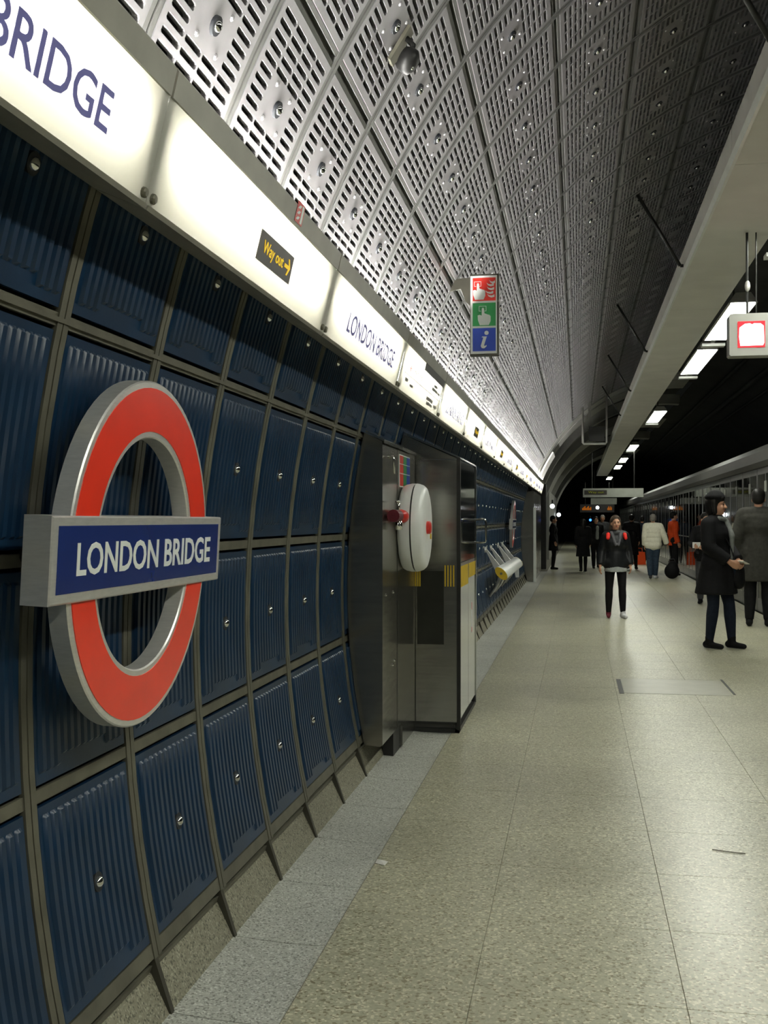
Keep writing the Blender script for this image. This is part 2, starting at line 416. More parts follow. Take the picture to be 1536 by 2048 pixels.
# vertical mullions and horizontal rails of the wall
mm = MB()
arc_bar(mm, -0.029, -0.003, ang(0) - 0.006, ang(4) + 0.005, R - 0.004, R + 0.03, 14)
arc_bar(mm, 0.003, 0.029, ang(0) - 0.006, ang(4) + 0.005, R - 0.004, R + 0.03, 14)
arc_bar(mm, -0.003, 0.003, ang(0) - 0.006, ang(4) + 0.005, R + 0.002, R + 0.03, 14)
mul = mm.mesh('mullion', 'rail_metal', 'auto')
for k in range(-5, 39): obj('mullion', mul, wall, (0, SEAM0 + k * MOD, 0))
for r in range(5):
    mb = MB(); h = 0.0165 / R if r else 0.022 / R
    arc_bar(mb, Y_BACK, Y_WALL_END + 0.2, ang(r) - h, ang(r) + h, R - 0.001, R + 0.03, 2)
    if r == 3: arc_bar(mb, Y_BACK, Y_WALL_END + 0.2, ang(r) - h * 0.35, ang(r) + h * 0.35, R - 0.008, R + 0.0, 1)
    part('rail', mb, 'rail_metal', wall)
# skirting: granite upstands between dark posts
mb = MB(); mb.prism([(-1.262, 0.185), (-1.282, 0.155), (-1.30, 0.155), (-1.30, 0.185)], Y_BACK, Y_WALL_END)
mb.prism([(-1.268, 0.152), (-1.276, 0.128), (-1.30, 0.128), (-1.30, 0.152)], Y_BACK, Y_WALL_END)
base = struct(part('baseboard_left', mb, 'rail_metal'))
sk = MB(); sk.prism([(-1.272, 0.130), (-1.208, 0.0), (-1.29, 0.0), (-1.30, 0.130)], -MOD / 2 + 0.014, MOD / 2 - 0.014)
skm = sk.mesh('upstand', 'skirting_granite')
po = MB(); po.prism([(-1.262, 0.175), (-1.203, 0.0), (-1.26, 0.0), (-1.30, 0.175)], -0.012, 0.012)
pom = po.mesh('post', 'post_metal')
for k in range(-5, 38):
    obj('upstand', skm, base, (0, SEAM0 + (k + 0.5) * MOD, 0)); obj('post', pom, base, (0, SEAM0 + k * MOD, 0))

# ceiling ------------------------------------------------------------
mb = MB(); arc_sheet(mb, Y_BACK, Y_CEIL_END + 3, math.radians(20.5), math.radians(96), R + 0.16, 30)
ceil = struct(part('ceiling', mb, 'void_dark', smooth=True))
CW, CH = MOD - 0.060, math.radians(DA) * R - 0.062
def slot_panel():
    m = MB(); nc, nr = 4, 14; mg = 0.020
    def P(a, y, r): return local(a / R, y, r)
    ri, ro = R, R + 0.022
    cw = (CW - 2 * mg) / nc; ch = (CH - 2 * mg) / nr
    def quad(a0, a1, y0, y1): m.add([P(a0, y0, ri), P(a1, y0, ri), P(a1, y1, ri), P(a0, y1, ri)], [(0, 1, 2, 3)])
    for i in range(nr):
        a0 = -CH / 2 + mg + i * ch; a1 = a0 + ch
        quad(a0, a1, -CW / 2, -CW / 2 + mg); quad(a0, a1, CW / 2 - mg, CW / 2)
        for j in range(nc):
            y0 = -CW / 2 + mg + j * cw; y1 = y0 + cw
            if (j in (1, 2) and 5 <= i <= 8):
                quad(a0, a1, y0, y1); continue
            sa, sy, c = ch * 0.22, 0.0055, 0.007
            b0, b1, z0, z1 = a0 + sa, a1 - sa, y0 + sy, y1 - sy
            I = [(b0, z0 + c), (b0 + c * 0.6, z0), (b1 - c * 0.6, z0), (b1, z0 + c), (b1, z1 - c), (b1 - c * 0.6, z1), (b0 + c * 0.6, z1), (b0, z1 - c)]
            O = [(a0, y0), (a1, y0), (a1, y1), (a0, y1)]
            vs = [P(a, y, ri) for a, y in O] + [P(a, y, ri) for a, y in I] + [P(a, y, ro) for a, y in I]
            q = lambda k: 4 + k % 8
            fs = [(0, 1, q(2), q(1)), (1, 2, q(4), q(3)), (2, 3, q(6), q(5)), (3, 0, q(0), q(7)),
                  (0, q(1), q(0)), (1, q(3), q(2)), (2, q(5), q(4)), (3, q(7), q(6))]
            fs += [(q(k), q(k + 1), q(k + 1) + 8, q(k) + 8) for k in range(8)]
            m.add(vs, fs)
    n = 5
    for s in (-1, 1):
        a, b = (-CH / 2, -CH / 2 + mg) if s < 0 else (CH / 2 - mg, CH / 2)
        quad(a, b, -CW / 2, CW / 2)
    # returned edges
    for i in range(n):
        a = -CH / 2 + CH * i / n; b = -CH / 2 + CH * (i + 1) / n
        for y in (-CW / 2, CW / 2): m.add([P(a, y, ri), P(b, y, ri), P(b, y, ri + 0.03), P(a, y, ri + 0.03)], [(0, 1, 2, 3)])
    for a in (-CH / 2, CH / 2): m.add([P(a, -CW / 2, ri), P(a, CW / 2, ri), P(a, CW / 2, ri + 0.03), P(a, -CW / 2, ri + 0.03)], [(0, 1, 2, 3)])
    # four little pressed bosses round the fixing pad
    for sa in (-1, 1):
        for sy in (-1, 1):
            M = frame((0, 1, 0), (0, 0, 1), (1, 0, 0), P(sa * 0.058, sy * 0.075, ri))
            m.lathe([(0.010, 0), (0.007, 0.006), (0.001, 0.008)], M, 8)
    return m
slot_me = slot_panel().mesh('perforated_panel', 'ceiling_metal', fix=False)
first = {0: -3, 1: -2, 2: 0, 3: 2, 4: 4, 5: 4, 6: 5}
for r in range(7):
    th = ang(4.5 + r); x, z = cp(th)
    for k in range(first[r], 42):
        yc = SEAM0 + (k + 0.5) * MOD
        if yc + MOD / 2 > Y_CEIL_END + 0.1: break
        p = obj('perforated_panel', slot_me, ceil, (x, yc, z), (0, th, 0))
        if yc < 11.5: obj('bolt', stud_me, p, (0.0, 0, 0))
cm = MB()
arc_bar(cm, -0.027, -0.006, ang(4), ang(11), R + 0.002, R + 0.05, 24)
arc_bar(cm, 0.006, 0.027, ang(4), ang(11), R + 0.002, R + 0.05, 24)
arc_bar(cm, -0.006, 0.006, ang(4), ang(11), R + 0.014, R + 0.05, 24)
cmm = cm.mesh('ceiling_rib', 'ceiling_rail', 'auto')
for k in range(-5, 42): obj('ceiling_rib', cmm, ceil, (0, SEAM0 + k * MOD, 0))
for r in range(4, 12):
    mb = MB(); w = 0.028 / R; t = ang(r)
    arc_bar(mb, Y_BACK, Y_CEIL_END, t - w, t - w * 0.4, R + 0.004, R + 0.05, 1)
    arc_bar(mb, Y_BACK, Y_CEIL_END, t + w * 0.4, t + w, R + 0.004, R + 0.05, 1)
    arc_bar(mb, Y_BACK, Y_CEIL_END, t - w * 0.4, t + w * 0.4, R + 0.028, R + 0.05, 1)
    part('ceiling_rail', mb, 'ceiling_rail', ceil)
# vault over the track and the bare tunnel further on
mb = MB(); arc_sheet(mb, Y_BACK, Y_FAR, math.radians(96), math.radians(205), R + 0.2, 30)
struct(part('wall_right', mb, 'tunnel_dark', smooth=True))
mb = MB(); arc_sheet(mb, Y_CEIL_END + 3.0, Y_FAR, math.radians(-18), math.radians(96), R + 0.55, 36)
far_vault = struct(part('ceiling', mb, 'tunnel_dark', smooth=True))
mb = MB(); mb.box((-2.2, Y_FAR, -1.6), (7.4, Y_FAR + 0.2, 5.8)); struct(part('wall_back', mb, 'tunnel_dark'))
def arch_band(name, y0, y1, t0, t1, r, m, d=0.06):
    mb = MB(); arc_bar(mb, y0, y1, math.radians(t0), math.radians(t1), r, r + d, 26)
    return struct(part(name, mb, m))
arch_band('trim_1', Y_CEIL_END, Y_CEIL_END + 1.1, 16, 92, R, 'grey_paint')
arch_band('trim_2', Y_CEIL_END + 1.2, Y_CEIL_END + 3.0, 16, 92, R - 0.02, 'grey_paint')
mb = MB(); arc_bar(mb, 29.3, 31.35, math.radians(22.5), math.radians(33), R - 0.07, R - 0.03, 6)
tag(part('ceiling_placard', mb, 'box_white'), 'plain white placard on the grey arch band where the slotted ceiling ends', 'placard')
for i, (y0, y1, t0) in enumerate(((35.6, 36.1, 8), (40.5, 44.5, 6), (50.0, 51.0, 6), (58.0, 62.0, 0))):
    arch_band('trim_%d' % (i + 3), y0, y1, t0, 96, R - 0.02 + (0.0 if i else 0.02), 'grey_paint', 0.3)
# longitudinal pipes in the dark vault over the track
for i, (t, r_) in enumerate(((104, 0.05), (112, 0.07), (118, 0.04))):
    mb = MB(); x, z = cp(math.radians(t), R + 0.05); mb.tube([(x, Y_BACK, z), (x, Y_FAR, z)], r_, 8)
    tag(part('service_pipe', mb, 'tunnel_dark', smooth=True), 'dark service pipe running along the vault above the track', 'pipe', 'pipes above the track')

# track side -----------------------------------------------------------
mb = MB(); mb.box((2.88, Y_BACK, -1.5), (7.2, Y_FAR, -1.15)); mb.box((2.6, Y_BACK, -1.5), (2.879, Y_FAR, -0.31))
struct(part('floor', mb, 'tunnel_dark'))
for x in (3.55, 4.98):
    mb = MB(); mb.prism([(x - 0.07, -1.148), (x + 0.07, -1.148), (x + 0.07, -1.13), (x + 0.012, -1.11), (x + 0.012, -1.03), (x + 0.035, -1.02), (x + 0.035, -0.99), (x - 0.035, -0.99), (x - 0.035, -1.02), (x - 0.012, -1.03), (x - 0.012, -1.11), (x - 0.07, -1.13)], 5, Y_FAR)
    tag(part('running_rail', mb, 'rail_metal'), 'steel running rail down in the track bed beyond the glass doors', 'rail', 'running rails')
# platform edge doors
PX = 2.93
mb = MB(); mb.prism([(PX - 0.06, 2.34), (PX - 0.10, 2.42), (PX - 0.10, 2.58), (PX - 0.02, 2.68), (PX + 0.22, 2.68), (PX + 0.22, 2.34)], 2.0, Y_FAR)
struct(part('trim_7', mb, 'header_paint'))
def edge_door():
    r = thing('platform_screen', 'tall glass platform edge door in a steel frame under the grey header', 'door', group='glass doors along the platform edge')
    L = 1.56; mb = MB()
    mb.box((-0.013, -L / 2, 0.0), (0.045, -L / 2 + 0.07, 2.338)); mb.box((-0.013, L / 2 - 0.07, 0.0), (0.045, L / 2, 2.338))
    mb.box((-0.013, -L / 2 + 0.07, 2.24), (0.04, L / 2 - 0.07, 2.338)); mb.box((-0.013, -L / 2 + 0.07, 0.0), (0.04, L / 2 - 0.07, 0.22))
    mb.box((-0.012, -0.03, 0.22), (0.045, 0.03, 2.24))
    part('frame', mb, 'frame_steel', r)
    for a, b in ((-L / 2 + 0.07, -0.03), (0.03, L / 2 - 0.07)):
        mb = MB(); mb.box((-0.008, a, 0.22), (0.008, b, 2.24)); pn = part('pane', mb, 'door_glass', r)
        mb = MB(); mb.box((-0.0095, a + 0.02, 1.04), (-0.0082, b - 0.02, 1.07)); part('safety_band', mb, 'grey_sign', pn)
    mb = MB(); mb.box((-0.016, -0.10, 1.95), (-0.0125, 0.10, 2.12)); part('number_plate', mb, 'grey_sign', r)
    return r
ed = edge_door(); ed.location = (PX, 13.0, 0)
for i in range(1, 41):
    c = copy_tree(ed); c.location = (PX, 13.0 + 1.58 * i, 0)

# ------------------------------------------------------------------ wall light boxes
BA = Vector((-1.03, 0, 2.26)); BD = Vector((0.233, 0, 0.972)).normalized(); BN = Vector((0.972, 0, -0.233)).normalized()
def bp(v, n=0.0): q = BA + BD * v + BN * n; return (q.x, q.z)
def face_M(y, v, n=0.0015):
    q = BA + BD * v + BN * n; return frame((0, 1, 0), BD, BN, (q.x, y, q.z))
BP = 1.83
def arrow_poly(w, h):
    t = h * 0.16
    return [(-w / 2, -t / 1.4), (w * 0.18, -t / 1.4), (-w * 0.02, -h * 0.5), (w * 0.16, -h * 0.5), (w / 2, 0), (w * 0.16, h * 0.5), (-w * 0.02, h * 0.5), (w * 0.18, t / 1.4), (-w / 2, t / 1.4)]
def light_box(y0, y1, kind, label, group):
    t = thing('light_box', label, 'light box', (-1.10, (y0 + y1) / 2, 2.26), 0, group)
    off = Matrix.Translation(-Vector(t.location))
    def pt(name, mb, m, parent=t, sm=False):
        mb.v = [tuple(off @ Vector(v)) for v in mb.v]; return part(name, mb, m, parent, sm)
    a, b = y0 + 0.006, y1 - 0.006
    mb = MB()
    mb.prism([(-1.163, 2.312), bp(-0.006, 0), bp(0.006, 0.004), bp(0.006, -0.006), bp(0.0, -0.012), (-1.163, 2.320)], a, b)          # underside tray
    mb.prism([bp(0.272, 0.004), bp(0.337, 0.004), bp(0.345, -0.004), bp(0.337, -0.012), bp(0.272, -0.012)], a, b)                   # upper rim
    pt('housing', mb, 'box_frame')
    mb = MB(); mb.prism([(-1.163, 2.320), (-1.153, 2.320), (-1.073, 2.57), (-1.083, 2.57)], a, b)
    pt('reflector', mb, 'box_white')
    for yy in (a + 0.035, b - 0.047):
        mb = MB(); mb.prism([(-1.153, 2.318), bp(0.0, -0.016), bp(0.272, -0.016), (-1.085, 2.53)], yy, yy + 0.012); pt('end_plate', mb, 'box_frame')
    q0, q1 = bp(0.004, -0.003), bp(0.274, -0.003)
    mb = MB(); mb.add([(q0[0], y0 + 0.001, q0[1]), (q0[0], y1 - 0.001, q0[1]), (q1[0], y1 - 0.001, q1[1]), (q1[0], y0 + 0.001, q1[1])], [(0, 1, 2, 3)])
    dif = pt('diffuser', mb, 'diffuser_sheet')
    mb = MB(); mb.tube([(-1.055, a + 0.10, 2.445), (-1.055, b - 0.10, 2.445)], 0.013, 10); pt('tube', mb, 'tube_light', sm=True)
    for s in (-1, 1):
        mb = MB(); M = frame((0, 1, 0), BD, BN, (bp(0.028, -0.003)[0], (a + 0.022 if s < 0 else b - 0.022), bp(0.028)[1])); mb.lathe([(0.013, 0), (0.013, 0.008), (0.009, 0.012)], M, 10)
        pt('bolt', mb, 'rail_metal')
    yc = (y0 + y1) / 2
    if kind == 'name':
        for wmb in words('LONDON BRIDGE', 1.19, 0.092, face_M(yc + 0.05, 0.127), 0.001, bold=0.008): pt('lettering', wmb, 'letter_blue', dif)
    elif kind == 'exit':
        mb = MB(); M = face_M(yc + 0.12, 0.127, 0.0); mb.extrude([(-0.195, -0.048), (0.195, -0.048), (0.195, 0.048), (-0.195, 0.048)], M, 0.003)
        pl = pt('exit_plate', mb, 'sign_black')
        for wmb in words('Way out', 0.235, 0.052, face_M(yc + 0.12 - 0.035, 0.125, 0.0032), 0.001, bold=0.01): pt('lettering', wmb, 'exit_yellow', pl)
        mb = MB(); mb.extrude(arrow_poly(0.07, 0.056), face_M(yc + 0.12 + 0.135, 0.128, 0.0032), 0.001); pt('arrow', mb, 'exit_yellow', pl)
    elif kind == 'line':
        for wmb in words('London Bridge', 0.40, 0.045, face_M(y0 + 0.62, 0.165), 0.001): pt('lettering', wmb, 'letter_grey', dif)
        mb = MB(); M = face_M(y0 + 0.33, 0.17, 0.001)
        mb.extrude([(-0.04, 0.008), (0.02, 0.008), (0.0, 0.026), (0.012, 0.026), (0.04, 0.006), (0.04, 0.002), (-0.04, 0.002)], M, 0.001)
        mb.extrude([(0.04, -0.008), (-0.02, -0.008), (0.0, -0.026), (-0.012, -0.026), (-0.04, -0.006), (-0.04, -0.002), (0.04, -0.002)], M, 0.001)
        pt('rail_emblem', mb, 'safety_red')
        mb = MB(); mb.extrude([(-(y1 - y0) / 2 + 0.15, -0.002), ((y1 - y0) / 2 - 0.12, -0.002), ((y1 - y0) / 2 - 0.12, 0.002), (-(y1 - y0) / 2 + 0.15, 0.002)], face_M(yc, 0.118), 0.001)
        pt('line_stripe', mb, 'letter_grey')
        # lettering too blurred to read in the place it stands: short grey bars
        for (yy, vv, w, h) in ((y1 - 0.42, 0.158, 0.26, 0.020), (y1 - 0.40, 0.185, 0.16, 0.018), (y1 - 0.22, 0.155, 0.12, 0.016), (y0 + 0.25, 0.085, 0.10, 0.02), (y0 + 0.45, 0.07, 0.12, 0.016), (y1 - 0.55, 0.075, 0.30, 0.022), (y1 - 0.53, 0.045, 0.26, 0.018), (y1 - 0.25, 0.055, 0.14, 0.018)):
            mb = MB(); mb.extrude([(-w / 2, -h / 2), (w / 2, -h / 2), (w / 2, h / 2), (-w / 2, h / 2)], face_M(yy, vv), 0.0008); pt('lettering', mb, 'letter_grey')
        mb = MB(); mb.prism([bp(0.225, 0.003), bp(0.28, 0.003), bp(0.28, -0.001), bp(0.225, -0.001)], y0 + 0.82, b - 0.03); pt('mask', mb, 'black_metal')
    return t
B0 = 2.46
kinds = {-4: 'name', -3: 'exit', -2: 'name', -1: 'name', 0: 'exit', 1: 'name', 2: 'line', 3: 'name', 4: 'exit', 5: 'name', 6: 'exit', 7: 'name', 8: 'exit', 9: 'name', 10: 'exit', 11: 'name', 12: 'exit', 13: 'name', 14: 'name', 15: 'name'}
ORD = 'first second third fourth fifth sixth seventh eighth ninth tenth eleventh twelfth thirteenth'.split()
for i in range(-3, 16):
    kd = kinds[i]; g = None
    if i == 0: lb = 'glowing white light box with Way out plate under a red fire sticker'
    elif i == 1: lb = 'light box lettered LONDON BRIDGE between the red fire sticker box and the line diagram box'
    elif i == -1: lb = 'light box lettered LONDON BRIDGE directly above the big red roundel'
    elif kd == 'line': lb = 'cream line diagram light box with a dark mask over its upper corner'
    elif kd == 'exit': lb = 'white light box with black Way out plate, %s box past the line diagram' % ORD[i - 3]; g = 'way out light boxes further along'
    elif i > 2: lb = 'white light box lettered LONDON BRIDGE, %s box past the line diagram' % ORD[i - 3]; g = 'station name light boxes further along'
    if i < -1: lb = 'white light box on the wall short of the roundel'; g = 'light boxes before the roundel'
    light_box(B0 + i * BP, B0 + (i + 1) * BP, kd, lb, g)
# red fire point sticker over the rim
mb = MB(); M = face_M(3.63, 0.318, 0.0046)
mb.cur = 0; mb.extrude([(-0.045, -0.035), (0.045, -0.035), (0.045, 0.035), (-0.045, 0.035)], M, 0.001)
mb.cur = 1
for k in range(3): mb.extrude([(-0.036, -0.026 + 0.019 * k), (-0.010, -0.024 + 0.019 * k), (0.004, -0.012 + 0.019 * k), (-0.02, -0.014 + 0.019 * k)], M @ Matrix.Translation((0, 0, 0.001)), 0.0006)
mb.extrude([(0.014, -0.03), (0.036, -0.03), (0.036, 0.03), (0.014, 0.03)], M @ Matrix.Translation((0, 0, 0.001)), 0.0006)
tag(part('fire_sticker', mb, ['safety_red', 'sign_white']), 'small red and white fire sticker on the rim of the Way out light box', 'sticker')

# ------------------------------------------------------------------ roundels
def roundel(X, Y, Z, lean, sc, label):
    t = thing('roundel_sign', label, 'sign', (X, Y, Z)); l = math.radians(lean)
    up = Vector((math.sin(l), 0, math.cos(l))); nn = Vector((math.cos(l), 0, -math.sin(l)))
    M = frame((0, 1, 0), up, nn, (0, 0, 0)) @ Matrix.Scale(sc, 4)
    n = 72
    def ring(r0, r1, z0, z1, bev=0.0):
        m = MB(); pr = [(r0, z0), (r1, z0), (r1, z1 - bev), (r1 - bev, z1), (r0 + bev, z1), (r0, z1 - bev), (r0, z0)]
        m.lathe(pr, M, n, close=False); return m
    part('ring_frame', ring(0.324, 0.482, -0.052, 0.0, 0.004), 'silver', t, 'auto')
    part('ring_face', ring(0.342, 0.463, -0.002, 0.002), 'sign_red', t)
    mb = MB()
    c = 0.004; a, b = 0.585, 0.1042; q = 0.009; z0, z1 = -0.060, 0.012
    vs = [(-a, -b, z0), (a, -b, z0), (a, b, z0), (-a, b, z0), (-a, -b, z1 - c), (a, -b, z1 - c), (a, b, z1 - c), (-a, b, z1 - c),
          (-a + c, -b + c, z1), (a - c, -b + c, z1), (a - c, b - c, z1), (-a + c, b - c, z1)]
    mb.add([M @ Vector(v) for v in vs], [(0, 3, 2, 1), (0, 1, 5, 4), (1, 2, 6, 5), (2, 3, 7, 6), (3, 0, 4, 7), (4, 5, 9, 8), (5, 6, 10, 9), (6, 7, 11, 10), (7, 4, 8, 11), (8, 9, 10, 11)])
    part('bar_frame', mb, 'silver', t)
    mb = MB(); mb.extrude([(-0.556, -0.079), (0.556, -0.079), (0.556, 0.081), (-0.556, 0.081)], M @ Matrix.Translation((0, 0, z1 - 0.0002)), 0.0015)
    bf = part('bar_face', mb, 'sign_blue', t)
    for wmb in words('LONDON BRIDGE', 0.943 * sc, 0.0815 * sc, M @ Matrix.Scale(1 / sc, 4) @ Matrix.Translation((0.012 * sc, 0.0, (z1 + 0.0013) * sc)), 0.001, bold=0.018):
        part('lettering', wmb, 'sign_white', bf)
    for yy, zz in ((0.0, 0.40), (0.0, -0.40), (-0.40, 0.0), (0.40, 0.0)):
        mb = MB(); mb.tube([M @ Vector((yy, zz, -0.05)), M @ Vector((yy, zz, -0.160))], 0.02, 10); part('standoff', mb, 'black_metal', t, True)
    return t
roundel(-1.19, 2.857, 1.406, 3.0, 1.0, 'large red ring roundel with blue LONDON BRIDGE bar beside the steel cabinets')
roundel(-1.21, 20.9, 1.42, 3.0, 0.95, 'red and white roundel on the blue wall above the far end of the perch seat')

# ------------------------------------------------------------------ fire point cabinet
def wallx(z, off=0.0): return CX - math.sqrt(R * R - (z - CZ) ** 2) + off
t = thing('steel_cabinet', 'tall stainless cabinet with sloped foot carrying the white hose reel', 'cabinet', (-1.134, 6.25, 0))
def lp(mb, T): 
    mb.v = [(v[0] - T.location[0], v[1] - T.location[1], v[2] - T.location[2]) for v in mb.v]; return mb
zs = [0.17 + (1.96 - 0.17) * i / 10 for i in range(11)]
side = [(wallx(z, 0.012), z) for z in zs]
poly = [(-1.134, 0.17)] + [(-1.15, 0.16)] + [(-1.245, 0.17)] + side[1:] + [(wallx(2.02, 0.012), 2.02), (-1.134, 1.965)]
mb = MB(); mb.prism(poly, 6.25, 7.53); part('body', lp(mb, t), 'steel', t)
mb = MB(); mb.prism([(-1.133, 0.02), (-1.133, 0.17), (-1.23, 0.17), (-1.20, 0.02)], 6.98, 7.53); part('foot_panel', lp(mb, t), 'steel', t)
mb = MB(); mb.prism([(-1.15, 0.0), (-1.15, 0.165), (-1.225, 0.165), (-1.21, 0.0)], 6.72, 6.97); part('foot_block', lp(mb, t), 'black_metal', t)
mb = MB(); mb.box((-1.133, 6.775, 0.18), (-1.1315, 6.781, 1.95)); part('door_seam', lp(mb, t), 'black_metal', t)
mb = MB(); mb.prism([(wallx(2.02, 0.02), 2.022), (-1.133, 1.968), (-1.128, 1.968), (-1.128, 1.955), (-1.122, 1.955), (-1.122, 1.976), (wallx(2.03, 0.02), 2.034)], 6.25, 7.53)
part('top_trim', lp(mb, t), 'polished_steel', t)
mb = MB(); mb.tube([(-1.132, 6.42, 1.88), (-1.10, 6.42, 1.885), (-1.095, 6.42, 1.87), (-1.095, 6.42, 1.78)], 0.008, 8); part('hook', lp(mb, t), 'chrome', t, True)
for (y, z) in ((6.36, 1.05), (6.62, 1.05), (6.66, 0.62), (6.60, 0.60)):
    mb = MB(); mb.lathe([(0.009, 0), (0.009, 0.004), (0.004, 0.007)], frame((0, 1, 0), (0, 0, 1), (1, 0, 0), (-1.134, y, z)), 10); part('rivet', lp(mb, t), 'chrome', t)
# pictogram plate on its front
s = thing('fire_point_plate', 'red green and blue pictogram plate on the steel cabinet above the hose reel', 'sign', (-1.13, 6.85, 1.72))
mb = MB(); mb.box((-1.133, 6.84, 1.715), (-1.129, 7.27, 1.925)); part('backing', lp(mb, s), 'sign_white', s)
for i, m in enumerate(('safety_red', 'sign_green', 'info_blue')):
    for (z0, z1) in ((1.722, 1.80), (1.806, 1.862), (1.867, 1.918)):
        mb = MB(); y = 6.848 + i * 0.14; mb.box((-1.1295, y, z0), (-1.1275, y + 0.134, z1)); part('pictogram_field', lp(mb, s), m, s)
# hose reel
t = thing('hose_reel', 'white round fire hose reel cover with black groove and red hub', 'hose reel', (-1.13, 7.0, 1.45))
M = frame((0, 1, 0), (0, 0, 1), (1, 0, 0), (0, 0, 0))
mb = MB(); mb.lathe([(0.255, 0.0), (0.272, 0.008), (0.284, 0.03), (0.290, 0.06), (0.290, 0.082)], M, 48); mb.lathe([(0.290, 0.092), (0.287, 0.110), (0.278, 0.135), (0.262, 0.152), (0.235, 0.160), (0.16, 0.163), (0.11, 0.157), (0.06, 0.157)], M, 48)
part('cover', mb, 'white_plastic', t, 'auto')
mb = MB(); mb.lathe([(0.283, 0.078), (0.283, 0.096)], M, 48); part('groove_band', mb, 'black_metal', t)
mb = MB(); mb.lathe([(0.042, 0.15), (0.042, 0.178), (0.034, 0.184), (0.02, 0.185)], M, 24); part('hub', mb, 'safety_red', t, 'auto')
mb = MB(); mb.box((0.176, 0.01, -0.075), (0.182, 0.04, -0.040)); part('tag', mb, 'yellow', t)
mb = MB(); mb.tube([(0.045, -0.66, 0.075), (0.045, -0.50, 0.075)], 0.038, 14); part('pipe', mb, 'shoe_maroon', t, 'auto')
mb = MB(); mb.tube([(0.045, -0.50, 0.075), (0.045, -0.42, 0.075), (0.045, -0.41, 0.075)], [0.026, 0.026, 0.02], 14); mb.tube([(0.045, -0.46, 0.11), (0.045, -0.46, 0.16)], 0.008, 8); mb.box((0.035, -0.53, 0.158), (0.055, -0.41, 0.168))
mb.tube([(0.045, -0.50, 0.05), (0.045, -0.50, -0.01)], 0.014, 8); mb.tube([(0.045, -0.42, 0.05), (0.045, -0.42, -0.01)], 0.016, 8)
part('valve', mb, 'chrome', t, True)
mb = MB(); mb.tube([(0.045, -0.41, 0.075), (0.045, -0.385, 0.075), (0.045, -0.31, 0.072), (0.045, -0.27, 0.07)], [0.026, 0.042, 0.042, 0.03], 16); part('coupling', mb, 'safety_red', t, 'auto')
# help point booth
t = thing('help_booth', 'dark glass fronted steel booth with yellow bands next to the hose reel', 'booth', (-0.82, 7.55, 0))
zs = [0.07 + (2.11 - 0.07) * i / 10 for i in range(11)]
poly = [(-0.83, 0.07), (-1.215, 0.07)] + [(wallx(z, 0.014), z) for z in zs[1:]] + [(-0.83, 1.93)]
mb = MB(); mb.prism(poly, 7.555, 8.75); part('body', lp(mb, t), 'steel', t)
mb = MB(); mb.box((-0.829, 7.58, 1.20), (-0.818, 8.73, 1.92)); part('glass_front', lp(mb, t), 'dark_glass', t)
mb = MB(); mb.box((-0.829, 7.58, 0.09), (-0.818, 8.16, 1.195)); part('lower_door', lp(mb, t), 'polished_steel', t)
mb = MB(); mb.box((-0.829, 8.17, 0.09), (-0.818, 8.73, 1.195)); part('lower_door', lp(mb, t), 'polished_steel', t)
mb = MB(); mb.box((-0.8175, 7.62, 1.02), (-0.8165, 8.14, 1.17)); part('yellow_band', lp(mb, t), 'yellow', t)
mb = MB(); mb.box((-0.8175, 8.20, 1.06), (-0.8165, 8.70, 1.17)); part('yellow_band', lp(mb, t), 'yellow', t)
mb = MB(); mb.box((-0.838, 7.545, 0.02), (-0.812, 7.575, 1.94)); part('corner_post', lp(mb, t), 'black_metal', t)
mb = MB(); mb.box((-0.838, 8.73, 0.02), (-0.812, 8.765, 1.94)); part('corner_post', lp(mb, t), 'polished_steel', t)
mb = MB(); mb.box((-1.20, 7.55, 0.0), (-0.82, 7.58, 0.03)); mb.box((-1.20, 7.55, 0.058), (-0.82, 7.57, 0.075)); mb.box((-0.85, 7.55, 0.0), (-0.82, 8.76, 0.03)); mb.box((-0.85, 8.72, 0.0), (-0.82, 8.76, 0.08)); mb.box((-1.20, 7.55, 0.0), (-1.17, 7.58, 0.07)); mb.box((-0.85, 7.55, 0.0), (-0.82, 7.58, 0.07))
part('base_frame', lp(mb, t), 'black_metal', t)
mb = MB(); mb.box((-1.17, 7.60, 0.0), (-0.86, 8.7, 0.068)); part('plinth', lp(mb, t), 'grey_paint', t)
mb = MB(); mb.prism([(wallx(2.11, 0.014), 2.112), (-0.812, 1.932), (-0.812, 1.944), (wallx(2.12, 0.014), 2.128)], 7.55, 8.77); part('roof_trim', lp(mb, t), 'polished_steel', t)
mb = MB(); mb.box((-1.25, 7.553, 1.925), (-0.83, 7.555, 1.931)); part('side_seam', lp(mb, t), 'chrome', t)
mb = MB(); mb.box((-1.12, 7.553, 0.62), (-0.93, 7.5548, 1.14)); part('side_panel', lp(mb, t), 'smoked_panel', t)
for x in (-0.920, -0.900, -0.880, -0.860, -1.13, -1.115, -1.10):
    mb = MB(); mb.box((x - 0.005, 7.5515, 1.03), (x + 0.004, 7.5535, 1.18)); part('yellow_stripe', lp(mb, t), 'yellow', t)
mb = MB(); mb.box((-0.8175, 8.40, 0.62), (-0.8165, 8.45, 0.86)); part('sticker', lp(mb, t), 'sign_white', t)
mb = MB(); mb.box((-0.8165, 8.41, 0.80), (-0.816, 8.44, 0.855)); mb.box((-0.8165, 8.41, 0.625), (-0.816, 8.44, 0.66)); part('sticker_print', lp(mb, t), 'safety_red', t)
mb = MB(); mb.tube([(-0.82, 8.60, 1.50), (-0.74, 8.60, 1.51), (-0.725, 8.60, 1.50), (-0.72, 8.60, 1.48), (-0.72, 8.60, 1.34), (-0.725, 8.60, 1.325), (-0.74, 8.60, 1.32), (-0.82, 8.60, 1.32)], 0.008, 10)
